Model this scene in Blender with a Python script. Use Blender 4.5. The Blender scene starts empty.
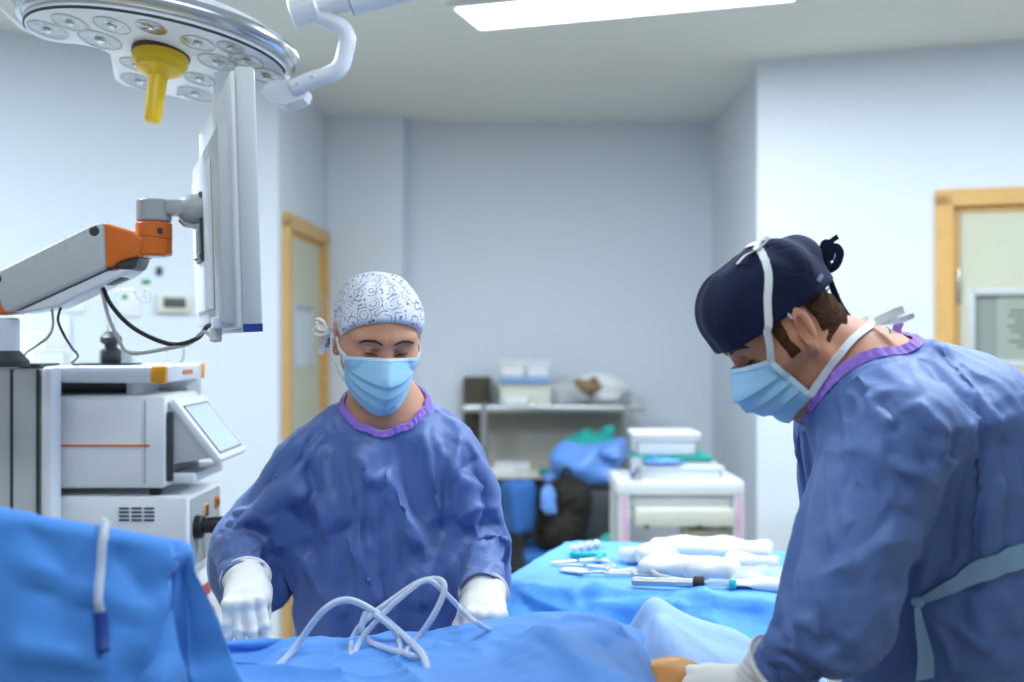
import bpy, bmesh, math, random
import numpy as np
from mathutils import Vector, Matrix, Quaternion, Euler
from mathutils.bvhtree import BVHTree
random.seed(7); np.random.seed(7)
S = bpy.context.scene
COL = S.collection
FPX = 1100.0            # focal length in pixels of a 1024 x 682 frame
CZ = 1.5                # eye height
# ---------------------------------------------------------------- camera, world, light, exposure
cam_d = bpy.data.cameras.new('camera'); cam = bpy.data.objects.new('camera', cam_d); COL.objects.link(cam)
cam.location = (0, 0, CZ); cam.rotation_euler = (math.pi/2, 0, 0)
cam_d.sensor_width = 36; cam_d.lens = 36*FPX/1024; cam_d.clip_start = 0.05; cam_d.clip_end = 60
cam_d.dof.use_dof = True; cam_d.dof.focus_distance = 1.85; cam_d.dof.aperture_fstop = 2.4
S.camera = cam
W = bpy.data.worlds.new('world'); S.world = W; W.use_nodes = True
W.node_tree.nodes['Background'].inputs[0].default_value = (0.66, 0.80, 1.0, 1)
W.node_tree.nodes['Background'].inputs[1].default_value = 0.42
S.view_settings.view_transform = 'Standard'; S.view_settings.look = 'None'
S.view_settings.exposure = 0.0; S.view_settings.gamma = 1.0; S.view_settings.use_curve_mapping = False
S.cycles.use_denoising = True
S.cycles.max_bounces = 8; S.cycles.transparent_max_bounces = 12

def area(name, loc, target, sx, sy, power, col):
    d = bpy.data.lights.new(name, 'AREA'); d.shape = 'RECTANGLE'; d.size = sx; d.size_y = sy
    d.energy = power; d.color = col
    o = bpy.data.objects.new(name, d); COL.objects.link(o); o.location = loc
    o.rotation_euler = (Vector(target)-Vector(loc)).to_track_quat('-Z', 'Y').to_euler()
    return o
COOL = (0.70, 0.85, 1.0)
#LIGHTS
CEIL_Z = 2.8
LAMPS = [  # ceiling fluorescent troffers: centre x, y, rotation, length, width, power
    (0.42, 4.18, -0.31, 1.25, 0.30, 23),
    (-1.75, 2.60, -0.31, 1.25, 0.30, 85),
    (1.25, 1.95, -0.31, 1.25, 0.30, 40),
    (-0.35, 0.75, -0.31, 1.25, 0.30, 7),
    (2.1, 3.4, -0.31, 1.25, 0.30, 24),
]
for i, (lx, ly, lr, ll, lw, lp) in enumerate(LAMPS):
    d = bpy.data.lights.new('troffer_light', 'AREA'); d.shape = 'RECTANGLE'; d.size = ll*.95; d.size_y = lw*.9
    d.energy = lp; d.color = (0.90, 0.95, 1.0) if i == 0 else COOL
    o = bpy.data.objects.new('troffer_light', d); COL.objects.link(o); o.location = (lx, ly, CEIL_Z-0.035); o.rotation_euler = (0, 0, lr)

# ---------------------------------------------------------------- helpers
def px(u, v, d):
    """the place in the room that the photograph shows at pixel (u, v), d metres in front of the lens"""
    return Vector(((u-512)/FPX*d, d, CZ+(341-v)/FPX*d))
def link(o, parent=None):
    COL.objects.link(o)
    if parent is not None:
        o.parent = parent
        bpy.context.view_layer.update() if False else None
        o.matrix_parent_inverse = parent_world(parent).inverted()
    return o
def parent_world(p):
    m = p.matrix_basis.copy()
    if p.parent is not None: m = parent_world(p.parent) @ p.matrix_parent_inverse @ m
    return m
def tag(o, label, cat, group=None, kind=None):
    if label: o['label'] = label
    if cat: o['category'] = cat
    if group: o['group'] = group
    if kind: o['kind'] = kind
    return o
def thing(name, loc, label, cat, group=None, rz=0):
    o = bpy.data.objects.new(name, None); o.empty_display_size = .05; COL.objects.link(o)
    o.location = loc; o.rotation_euler = (0, 0, rz)
    return tag(o, label, cat, group)
def mesh_obj(name, verts, faces, mat, parent=None, smooth=True, auto=None):
    me = bpy.data.meshes.new(name)
    me.from_pydata([tuple(v) for v in verts], [], [tuple(f) for f in faces]); me.update()
    return me_obj(name, me, mat, parent, smooth, auto)
def me_obj(name, me, mat, parent=None, smooth=True, auto=None):
    for m in (mat if isinstance(mat, (list, tuple)) else [mat]):
        if m is not None: me.materials.append(m)
    if smooth: me.polygons.foreach_set('use_smooth', [True]*len(me.polygons))
    if auto is not None:
        me.update()
        bm = bmesh.new(); bm.from_mesh(me)
        for e in bm.edges:
            if len(e.link_faces) == 2 and e.calc_face_angle(0) > auto: e.smooth = False
        bm.to_mesh(me); bm.free()
    o = bpy.data.objects.new(name, me); link(o, parent)
    return o
class MB:
    """collects shapes into one mesh"""
    def __init__(s): s.v = []; s.f = []
    def add(s, vs, fs, M=None):
        n = len(s.v)
        s.v += [(M @ Vector(v)) if M is not None else Vector(v) for v in vs]
        s.f += [tuple(i+n for i in f) for f in fs]; return s
    def bm(s, bm, M=None):
        bm.verts.index_update()
        s.add([v.co.copy() for v in bm.verts], [[v.index for v in f.verts] for f in bm.faces], M); bm.free(); return s
    def box(s, c, size, M=None, bev=0.0, seg=2, rz=0, rot=None):
        bm = bmesh.new(); bmesh.ops.create_cube(bm, size=1)
        for v in bm.verts: v.co = Vector((v.co.x*size[0], v.co.y*size[1], v.co.z*size[2]))
        if bev > 0: bmesh.ops.bevel(bm, geom=bm.edges[:], offset=bev, segments=seg, profile=.5, affect='EDGES')
        R = Matrix.Rotation(rz, 4, 'Z') if rot is None else rot
        T = Matrix.Translation(Vector(c)) @ R
        return s.bm(bm, M @ T if M is not None else T)
    def tube(s, pts, r, n=10, caps=True, M=None, flat=None):
        """tube along points; r a number or list; flat=(axis vector, factor) squashes the section"""
        pts = [Vector(p) for p in pts]; m = len(pts)
        rs = r if isinstance(r, (list, tuple)) else [r]*m
        tang = []
        for i in range(m):
            t = pts[min(i+1, m-1)]-pts[max(i-1, 0)]; tang.append(t.normalized() if t.length > 1e-9 else Vector((0, 0, 1)))
        a = Vector((0, 0, 1)) if abs(tang[0].z) < .9 else Vector((1, 0, 0))
        nrm = (a-tang[0]*a.dot(tang[0])).normalized(); vs = []; fs = []
        for i in range(m):
            nrm = (nrm-tang[i]*nrm.dot(tang[i])); nrm = nrm.normalized() if nrm.length > 1e-6 else tang[i].orthogonal().normalized()
            b = tang[i].cross(nrm)
            for k in range(n):
                w = 2*math.pi*k/n; vs.append(pts[i]+(nrm*math.cos(w)+b*math.sin(w))*rs[i])
        for i in range(m-1):
            for k in range(n):
                k2 = (k+1) % n; fs.append((i*n+k, i*n+k2, (i+1)*n+k2, (i+1)*n+k))
        if caps:
            fs.append(tuple(range(n-1, -1, -1))); fs.append(tuple((m-1)*n+k for k in range(n)))
        return s.add(vs, fs, M)
    def lathe(s, prof, n=32, M=None, close=False):
        """prof: list of (radius, z)"""
        vs = []; fs = []; m = len(prof)
        for (r, z) in prof:
            for k in range(n):
                w = 2*math.pi*k/n; vs.append((max(r, 1e-5)*math.cos(w), max(r, 1e-5)*math.sin(w), z))
        for i in range(m-1):
            for k in range(n):
                k2 = (k+1) % n; fs.append((i*n+k, i*n+k2, (i+1)*n+k2, (i+1)*n+k))
        if not close:
            fs.append(tuple(range(n-1, -1, -1))); fs.append(tuple((m-1)*n+k for k in range(n)))
        return s.add(vs, fs, M)
    def prism(s, poly, h, M=None):
        """poly in xy, extruded 0..h in z"""
        n = len(poly)
        vs = [(p[0], p[1], 0) for p in poly]+[(p[0], p[1], h) for p in poly]
        fs = [tuple(range(n-1, -1, -1)), tuple(range(n, 2*n))]+[(i, (i+1) % n, n+(i+1) % n, n+i) for i in range(n)]
        return s.add(vs, fs, M)
    def ribbon(s, pts, ups, w, t=.0008, M=None):
        """flat band: pts centre line, ups width directions"""
        pts = [Vector(p) for p in pts]; m = len(pts); vs = []; fs = []
        for i in range(m):
            tg = (pts[min(i+1, m-1)]-pts[max(i-1, 0)]).normalized(); up = Vector(ups[i] if isinstance(ups, list) else ups)
            up = (up-tg*up.dot(tg)).normalized(); nn = tg.cross(up)
            ww = w[i] if isinstance(w, list) else w
            for a, b in ((-1, -1), (1, -1), (1, 1), (-1, 1)): vs.append(pts[i]+up*a*ww/2+nn*b*t)
        for i in range(m-1):
            for k in range(4):
                k2 = (k+1) % 4; fs.append((i*4+k, i*4+k2, i*4+4+k2, i*4+4+k))
        fs.append((3, 2, 1, 0)); fs.append(tuple((m-1)*4+k for k in range(4)))
        return s.add(vs, fs, M)
    def build(s, name, mat, parent=None, smooth=True, auto=.6):
        o = mesh_obj(name, s.v, s.f, mat, parent, smooth, None)
        bm = bmesh.new(); bm.from_mesh(o.data); bmesh.ops.recalc_face_normals(bm, faces=bm.faces[:])
        if auto is not None:
            for e in bm.edges:
                if len(e.link_faces) == 2 and e.calc_face_angle(0) > auto: e.smooth = False
        bm.to_mesh(o.data); bm.free()
        return o
def spline(pts, n=12, closed=False):
    """Catmull-Rom through the points"""
    P = [Vector(p) for p in pts]; m = len(P); out = []
    segs = m if closed else m-1
    for i in range(segs):
        if closed: p0, p1, p2, p3 = P[(i-1) % m], P[i], P[(i+1) % m], P[(i+2) % m]
        else: p0, p1, p2, p3 = P[max(i-1, 0)], P[i], P[i+1], P[min(i+2, m-1)]
        for k in range(n):
            t = k/n
            out.append(.5*((2*p1)+(p2-p0)*t+(2*p0-5*p1+4*p2-p3)*t*t+(3*p1-p0-3*p2+p3)*t**3))
    if not closed: out.append(P[-1].copy())
    return out

# ---------------------------------------------------------------- materials
def mat(name, col, rough=.5, metal=0., bump=0., bscale=60, var=0., vscale=8, spec=.5, trans=0., alpha=1., emit=None, estr=0., sss=0., sheen=0., ior=1.45, coat=0., aniso=None):
    m = bpy.data.materials.new(name); m.use_nodes = True; nt = m.node_tree; b = nt.nodes['Principled BSDF']
    b.inputs['Base Color'].default_value = (*col, 1); b.inputs['Roughness'].default_value = rough; b.inputs['Metallic'].default_value = metal
    b.inputs['Specular IOR Level'].default_value = spec; b.inputs['IOR'].default_value = ior
    b.inputs['Transmission Weight'].default_value = trans; b.inputs['Alpha'].default_value = alpha
    b.inputs['Coat Weight'].default_value = coat
    if sheen: b.inputs['Sheen Weight'].default_value = sheen
    if sss: b.inputs['Subsurface Weight'].default_value = sss; b.inputs['Subsurface Radius'].default_value = (1, .35, .2); b.inputs['Subsurface Scale'].default_value = .008
    if emit: b.inputs['Emission Color'].default_value = (*emit, 1); b.inputs['Emission Strength'].default_value = estr
    tc = None
    if var or bump:
        tc = nt.nodes.new('ShaderNodeTexCoord')
    if var:
        n = nt.nodes.new('ShaderNodeTexNoise'); n.inputs['Scale'].default_value = vscale; n.inputs['Detail'].default_value = 5
        nt.links.new(tc.outputs['Object'], n.inputs['Vector'])
        r = nt.nodes.new('ShaderNodeMapRange'); r.inputs[3].default_value = 1-var; r.inputs[4].default_value = 1+var
        nt.links.new(n.outputs['Fac'], r.inputs[0])
        mx = nt.nodes.new('ShaderNodeMix'); mx.data_type = 'RGBA'; mx.blend_type = 'MULTIPLY'; mx.inputs[0].default_value = 1
        mx.inputs[6].default_value = (*col, 1); nt.links.new(r.outputs[0], mx.inputs[7]); nt.links.new(mx.outputs[2], b.inputs['Base Color'])
    if bump:
        n = nt.nodes.new('ShaderNodeTexNoise'); n.inputs['Scale'].default_value = bscale; n.inputs['Detail'].default_value = 4
        nt.links.new(tc.outputs['Object'], n.inputs['Vector'])
        bp = nt.nodes.new('ShaderNodeBump'); bp.inputs['Strength'].default_value = bump; bp.inputs['Distance'].default_value = .01
        nt.links.new(n.outputs['Fac'], bp.inputs['Height']); nt.links.new(bp.outputs[0], b.inputs['Normal'])
    return m
def fabric(name, col, rough=.55, crease=.35, cscale=9, sheen=.15, transl=.0, spec=.35):
    """non-woven sheet: embossed dots and small sharp creases"""
    m = mat(name, col, rough, spec=spec, sheen=sheen); nt = m.node_tree; b = nt.nodes['Principled BSDF']
    tc = nt.nodes.new('ShaderNodeTexCoord')
    v = nt.nodes.new('ShaderNodeTexVoronoi'); v.feature = 'DISTANCE_TO_EDGE'; v.inputs['Scale'].default_value = cscale
    w = nt.nodes.new('ShaderNodeTexNoise'); w.inputs['Scale'].default_value = cscale*.6; w.inputs['Detail'].default_value = 3
    mx = nt.nodes.new('ShaderNodeMix'); mx.data_type = 'VECTOR'; mx.inputs[0].default_value = .22
    nt.links.new(tc.outputs['Object'], w.inputs['Vector']); nt.links.new(tc.outputs['Object'], mx.inputs[4]); nt.links.new(w.outputs['Color'], mx.inputs[5])
    nt.links.new(mx.outputs[1], v.inputs['Vector'])
    r = nt.nodes.new('ShaderNodeMapRange'); r.inputs[1].default_value = 0; r.inputs[2].default_value = .09; nt.links.new(v.outputs[0], r.inputs[0])
    n2 = nt.nodes.new('ShaderNodeTexNoise'); n2.inputs['Scale'].default_value = cscale*3.2; n2.inputs['Detail'].default_value = 6; n2.inputs['Roughness'].default_value = .6
    nt.links.new(tc.outputs['Object'], n2.inputs['Vector'])
    add = nt.nodes.new('ShaderNodeMath'); add.operation = 'MULTIPLY_ADD'; add.inputs[1].default_value = .35
    nt.links.new(r.outputs[0], add.inputs[0]); nt.links.new(n2.outputs['Fac'], add.inputs[2])
    bp = nt.nodes.new('ShaderNodeBump'); bp.inputs['Strength'].default_value = crease; bp.inputs['Distance'].default_value = .006
    nt.links.new(add.outputs[0], bp.inputs['Height']); nt.links.new(bp.outputs[0], b.inputs['Normal'])
    return m
M = {}
M['wall'] = mat('wall_paint', (.73, .785, .86), .7, bump=.03, bscale=160, var=.02, vscale=2, spec=.3)
M['ceiling'] = mat('ceiling_paint', (.82, .82, .80), .85, bump=.03, bscale=120, var=.02, vscale=1.5, spec=.1)
M['floor'] = mat('floor_vinyl', (.42, .38, .26), .35, var=.10, vscale=30, spec=.4)
M['wood'] = mat('beech_trim', (.72, .42, .14), .4, var=.14, vscale=14, spec=.4)
M['door'] = mat('door_laminate', (.60, .60, .46), .45, var=.03, vscale=4)
M['white'] = mat('white_plastic', (.80, .83, .87), .3, var=.02, vscale=5)
M['lampw'] = mat('lamp_white_lacquer', (.90, .92, .95), .3, var=.01, vscale=5)
M['whitem'] = mat('white_matte', (.82, .83, .83), .55, var=.03, vscale=20)
M['greyp'] = mat('grey_plastic', (.42, .44, .44), .4, var=.03, vscale=7)
M['lgrey'] = mat('light_grey_casing', (.58, .60, .60), .4, var=.02, vscale=6)
M['cream'] = mat('cream_enamel', (.70, .69, .60), .4, var=.03, vscale=6)
M['dgrey'] = mat('dark_grey_plastic', (.05, .055, .06), .45, var=.05, vscale=20)
M['black'] = mat('black_rubber', (.012, .013, .016), .5, var=.05, vscale=30)
M['orange'] = mat('orange_plastic', (.78, .17, .02), .38, var=.03, vscale=6)
M['amber'] = mat('amber_plastic', (.85, .36, .02), .35, var=.03, vscale=6)
M['yellow'] = mat('yellow_silicone', (.93, .60, .02), .36, var=.03, vscale=8)
M['steel'] = mat('brushed_steel', (.62, .63, .62), .3, 1., var=.05, vscale=25)
M['chrome'] = mat('chrome', (.62, .64, .67), .26, 1., var=.02, vscale=10)
M['glass'] = mat('clear_glass', (.9, .95, .95), .05, trans=.95, ior=1.3)
M['emit'] = mat('lamp_diffuser', (.9, .9, .9), .5, emit=(.88, .97, 1.0), estr=9)
M['gown_w'] = fabric('gown_fabric_blue', (.115, .185, .44), .46, .35, 8, spec=.55)
M['gown_m'] = fabric('gown_fabric_indigo', (.100, .172, .41), .5, .35, 7, spec=.45)
M['drape'] = fabric('drape_fabric', (.085, .27, .68), .6, .30, 6)
M['drape_l'] = fabric('drape_fabric_screen', (.066, .255, .69), .6, .25, 5)
M['drape_p'] = fabric('drape_fabric_pale', (.36, .54, .88), .6, .28, 6)
M['drape_t'] = fabric('table_cover_cyan', (.13, .43, .93), .5, .40, 8)
M['skin_w'] = mat('skin_warm', (.66, .33, .20), .5, sss=.25, bump=.05, bscale=300, var=.07, vscale=35, spec=.35)
M['skin_m'] = mat('skin_tan', (.58, .27, .155), .5, sss=.25, bump=.05, bscale=300, var=.09, vscale=35, spec=.35)
M['iodine'] = mat('iodine_stained_skin', (.62, .26, .06), .4, sss=.15, bump=.05, bscale=200, var=.12, vscale=20)
M['glove'] = mat('latex_glove', (.83, .80, .75), .42, bump=.12, bscale=70, var=.03, vscale=20, sss=.08, spec=.4)
M['mask'] = fabric('mask_fabric_blue', (.38, .66, .86), .7, .12, 30, sheen=.1)
M['tie'] = mat('white_tape', (.84, .86, .86), .7, bump=.1, bscale=200, var=.03, vscale=40)
M['navy'] = fabric('navy_cotton', (.010, .014, .045), .8, .25, 14, sheen=.05, spec=.2)
M['hair'] = mat('brown_hair', (.070, .030, .012), .85, spec=.15, bump=.5, bscale=240, var=.4, vscale=90)
M['brow'] = mat('dark_brow_hair', (.045, .022, .016), .6, bump=.4, bscale=300, var=.3, vscale=200)
M['eye'] = mat('eye_white', (.72, .70, .68), .15)
M['iris'] = mat('dark_iris', (.035, .02, .012), .1)
M['purple'] = mat('purple_neck_tape', (.36, .20, .72), .6, bump=.3, bscale=150, var=.18, vscale=60)
M['scrub'] = mat('green_scrub_cotton', (.01, .14, .10), .8, bump=.2, bscale=150, var=.1, vscale=20)
M['belt'] = fabric('gown_belt_tape', (.28, .44, .62), .6, .2, 20)
M['bluec'] = mat('blue_upholstery', (.035, .15, .46), .7, bump=.1, bscale=150, var=.08, vscale=10)
M['teal'] = mat('teal_cloth', (.02, .36, .32), .7, bump=.3, bscale=40, var=.25, vscale=15)
M['bluebag'] = mat('blue_plastic_bag', (.16, .36, .86), .3, bump=.5, bscale=16, var=.12, vscale=9)
M['bag'] = mat('black_nylon', (.010, .009, .006), .7, bump=.4, bscale=22, var=.5, vscale=9)
M['pink'] = mat('pink_edge_strip', (.70, .36, .58), .5)
M['plasticc'] = mat('milky_tubing', (.80, .84, .92), .22, trans=.35, alpha=.88, ior=1.3)
M['clear'] = mat('frosted_clear_plastic', (.85, .88, .90), .25, trans=.5, alpha=.75, ior=1.25)
M['paper'] = mat('white_paper_drape', (.66, .67, .68), .75, bump=.25, bscale=35, var=.04, vscale=14)
M['screen'] = mat('grey_blue_display', (.35, .42, .55), .15, emit=(.55, .68, .95), estr=.55)
M['dblue'] = mat('dark_blue_rubber', (.012, .05, .25), .45, var=.05, vscale=30)
M['notice'] = mat('notice_paper', (.36, .40, .34), .6, var=.08, vscale=6)
M['ink'] = mat('printed_ink', (.03, .03, .03), .7)
M['lcd'] = mat('dark_lcd', (.09, .10, .10), .25)
M['green'] = mat('green_plastic', (.03, .30, .05), .4)
M['tgreen'] = mat('turquoise_plastic', (.01, .42, .40), .4)
M['khaki'] = mat('khaki_towel', (.30, .36, .16), .8, bump=.3, bscale=60, var=.2, vscale=20)
M['brown'] = mat('brown_paper', (.26, .17, .09), .7, var=.3, vscale=20)
M['cable_g'] = mat('grey_cable', (.50, .49, .46), .5)
# ---------------------------------------------------------------- room shell
def struct(o): o['kind'] = 'structure'; return o
def wall(name, a, b, t=.12, z0=0, z1=CEIL_Z, m='wall', out=None):
    """wall slab whose room face runs from a to b (xy); it is thick on the side away from the camera"""
    a = Vector((*a, 0)); b = Vector((*b, 0)); d = (b-a).normalized(); n = Vector((-d.y, d.x, 0))
    mid = (a+b)/2
    if out is None:
        if n.dot(mid-Vector((0, 1.5, 0))) < 0: n = -n
    else: n = Vector((*out, 0))
    mb = MB(); p = [a, b, b+n*t, a+n*t]
    mb.prism([(q.x, q.y) for q in p], z1-z0, Matrix.Translation((0, 0, z0)))
    return struct(mb.build(name, M[m]))
YB = 6.53
LC = (-1.11, 5.22); RC = (1.134, 5.09)
RD = Vector((1.0, -.315)).normalized(); LD = Vector((-1.0, -.60)).normalized()
wall('wall_back', (-.75, YB), (1.35, YB))
struct(MB().box((-.8505, 6.45, CEIL_Z/2), (.447, .24, CEIL_Z)).build('wall_back_column', M['wall'], smooth=False))
struct(MB().box((1.187+.06, (YB+5.16)/2, CEIL_Z/2), (.12, YB-5.16, CEIL_Z)).build('wall_back_right', M['wall'], smooth=False))
# left return wall with its door opening (runs along y at x = -1.11)
def wall_with_hole(name, a, d, length, u0, u1, h, t=.12, nout=None):
    """wall from a along unit d; a door hole between u0 and u1, h high"""
    a = Vector(a); mb = MB(); n = Vector(nout)
    def seg(s0, s1, z0, z1):
        p = [a+d*s0, a+d*s1, a+d*s1+n*t, a+d*s0+n*t]
        mb.prism([(q.x, q.y) for q in p], z1-z0, Matrix.Translation((0, 0, z0)))
    seg(0, u0, 0, CEIL_Z); seg(u1, length, 0, CEIL_Z); seg(u0, u1, h, CEIL_Z)
    return struct(mb.build(name, M['wall'], smooth=False))
DL0, DL1 = .15, 1.02      # opening of the left door, metres from the corner
wall_with_hole('wall_back_left', (LC[0], LC[1]), Vector((.03, 1)).normalized(), 1.2, DL0, DL1, 2.06, nout=(-1, .03))
DR0, DR1 = .835, 1.78
wall_with_hole('wall_right', RC, RD, 3.2, DR0, DR1, 2.10, nout=(-RD.y, RD.x))
wall('wall_left', LC, (LC[0]+LD.x*3.2, LC[1]+LD.y*3.2), out=(LD.y, -LD.x) if LD.y*-1 > 0 and False else (-.51, .86))
mb = MB().box((0, 3.2, -.03), (9, 8.4, .06)); struct(mb.build('floor', M['floor'], smooth=False))
mb = MB().box((0, 3.2, CEIL_Z+.04), (9, 8.4, .08)); struct(mb.build('ceiling', M['ceiling'], smooth=False))
# shadow-gap coving along the back walls
def coving(name, a, b):
    a = Vector((*a, 0)); b = Vector((*b, 0)); d = (b-a).normalized(); n = Vector((-d.y, d.x, 0))
    mb = MB(); prof = [(0, 0), (.05, 0), (.0, -.05)]
    if n.dot(Vector((0, 1.5, 0))-(a+b)/2) < 0: n = -n
    vs = [];
    for p in (a, b):
        for (q, z) in prof: vs.append(p+n*q+Vector((0, 0, CEIL_Z+z)))
    mb.add(vs, [(0, 1, 2), (5, 4, 3), (0, 3, 4, 1), (1, 4, 5, 2), (2, 5, 3, 0)])
    return struct(mb.build(name, M['ceiling'], smooth=False))
def door(name, org, d, n_in, w, h, leaf_in, hinge_side, win, pane='dglass'):
    """door in a wall: org at the foot of one jamb on the room face, d along the wall, n_in into the room"""
    d3 = Vector((d.x, d.y, 0)); n3 = Vector((n_in[0], n_in[1], 0)); z = Vector((0, 0, 1))
    Mx = Matrix((( d3.x, n3.x, 0, org[0]), (d3.y, n3.y, 0, org[1]), (0, 0, 1, 0), (0, 0, 0, 1)))
    root = thing(name, (org[0]+d3.x*w/2, org[1]+d3.y*w/2, 0), None, None); root['kind'] = 'structure'
    fr = MB(); fw = .075
    for u in (-fw/2+.01, w+fw/2-.01): fr.box((u, .01, h/2+.02), (fw, .04, h+.04), Mx, bev=.004)
    fr.box((w/2, .01, h+fw/2-.01), (w+2*fw-.02, .04, fw), Mx, bev=.004)
    for u in (.018, w-.018): fr.box((u, -.06, h/2), (.036, .12, h), Mx, bev=.003)
    fr.box((w/2, -.06, h-.018), (w, .12, .036), Mx, bev=.003)
    fr.build('door_frame', M['wood'], root, auto=.3)
    u0, u1, z0, z1 = win
    lf = MB(); y = -leaf_in; lo, hi = .038, w-.038; top = h-.038
    lf.box(((lo+u0)/2, y, top/2+.005), (u0-lo, .04, top), Mx); lf.box(((u1+hi)/2, y, top/2+.005), (hi-u1, .04, top), Mx)
    lf.box(((u0+u1)/2, y, z0/2+.005), (u1-u0, .04, z0), Mx); lf.box(((u0+u1)/2, y, (z1+top)/2+.005), (u1-u0, .04, top-z1), Mx)
    lf.build('door_leaf', M['door'], root, smooth=False)
    b = MB()
    for u in (u0, u1): b.box((u, y, (z0+z1)/2), (.03, .052, z1-z0+.03), Mx, bev=.003)
    for q in (z0, z1): b.box(((u0+u1)/2, y, q), (u1-u0, .052, .03), Mx, bev=.003)
    b.build('window_bead', M['lgrey'], root)
    MB().box(((u0+u1)/2, y, (z0+z1)/2), (u1-u0, .008, z1-z0), Mx).build('window_pane', M[pane], root, smooth=False)
    hu = .028 if hinge_side == 0 else w-.028
    for hz in (h-.36, 1.05, .3):
        MB().lathe([(.009, -.075), (.011, -.07), (.011, .07), (.009, .075)], 12, Mx @ Matrix.Translation((hu+.004, -.005, hz))).build('hinge', M['steel'], root)
    hd = MB(); k = w-.09 if hinge_side == 0 else .09; s = -1 if hinge_side == 0 else 1
    hd.lathe([(.026, 0), (.026, .008), (.01, .012), (.01, .05)], 20, Mx @ Matrix.Translation((k, y+.02, 1.02)) @ Matrix.Rotation(-math.pi/2, 4, 'X'))
    hd.tube([(k, y+.07, 1.02), (k+s*.12, y+.07, 1.02)], .009, 10, True, Mx)
    hd.build('door_handle', M['steel'], root)
    return root, Mx
M['fglass'] = mat('frosted_door_glass', (.66, .74, .78), .35, var=.05, vscale=12)
M['dglass'] = mat('door_window_glass', (.40, .44, .40), .12, trans=.3, ior=1.3, spec=.6)
dl = Vector((.03, 1)).normalized()
door('door_1', (LC[0]+dl.x*DL0, LC[1]+dl.y*DL0), dl, (1, -.03), DL1-DL0, 2.06, .025, 1, (.20, .66, 1.36, 1.69), 'fglass')
root, Mx = door('door_2', (RC[0]+RD.x*DR0, RC[1]+RD.y*DR0), RD, (RD.y, -RD.x), DR1-DR0, 2.10, .030, 0, (.085, .62, 1.40, 1.715))
# printed notice behind the glass of the right door
nt_ = tag(MB().box((.40, -.0235, 1.557), (.42, .002, .31), Mx).build('paper_notice', M['notice'] if 'notice' in M else M['cream'], smooth=False), 'greyish printed notice on the window of the right-hand door', 'notice')
ln = MB()
rows = [(.46, 1.685, .03), (.455, 1.665, .09)]+[(.34+.0*k, 1.63-.022*k, w_) for k, w_ in enumerate((.20, .22, .16, .22, .19, .12, .21, .14))]
for (cx, z, w_) in rows: ln.box((cx+.0, -.0222, z), (w_, .001, .006), Mx)
ln.build('printed_lines', M['ink'], nt_, smooth=False)
# ceiling lights
for i, (lx, ly, lr, ll, lw, lp) in enumerate(LAMPS):
    lab = ['long bright fluorescent ceiling light above the back of the room', 'fluorescent ceiling light above the equipment cart, out of frame', 'fluorescent ceiling light above the surgeon in the navy cap, out of frame', 'fluorescent ceiling light over the near end of the table, out of frame', 'fluorescent ceiling light by the right-hand door, out of frame'][i]
    r = thing('ceiling_light', (lx, ly, CEIL_Z), lab if i == 0 else None, 'ceiling light' if i == 0 else None, None, lr)
    if i: r['kind'] = 'structure'
    R = Matrix.Translation((lx, ly, CEIL_Z)) @ Matrix.Rotation(lr, 4, 'Z'); f = MB()
    for s in (-1, 1):
        f.box((0, s*(lw/2+.012), -.012), (ll+.05, .024, .024), R, bev=.003); f.box((s*(ll/2+.012), 0, -.012), (.024, lw, .024), R, bev=.003)
    f.build('light_frame', M['whitem'], r)
    MB().box((0, 0, -.010), (ll, lw, .016), R, bev=.003).build('diffuser', M['emit'], r)
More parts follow.
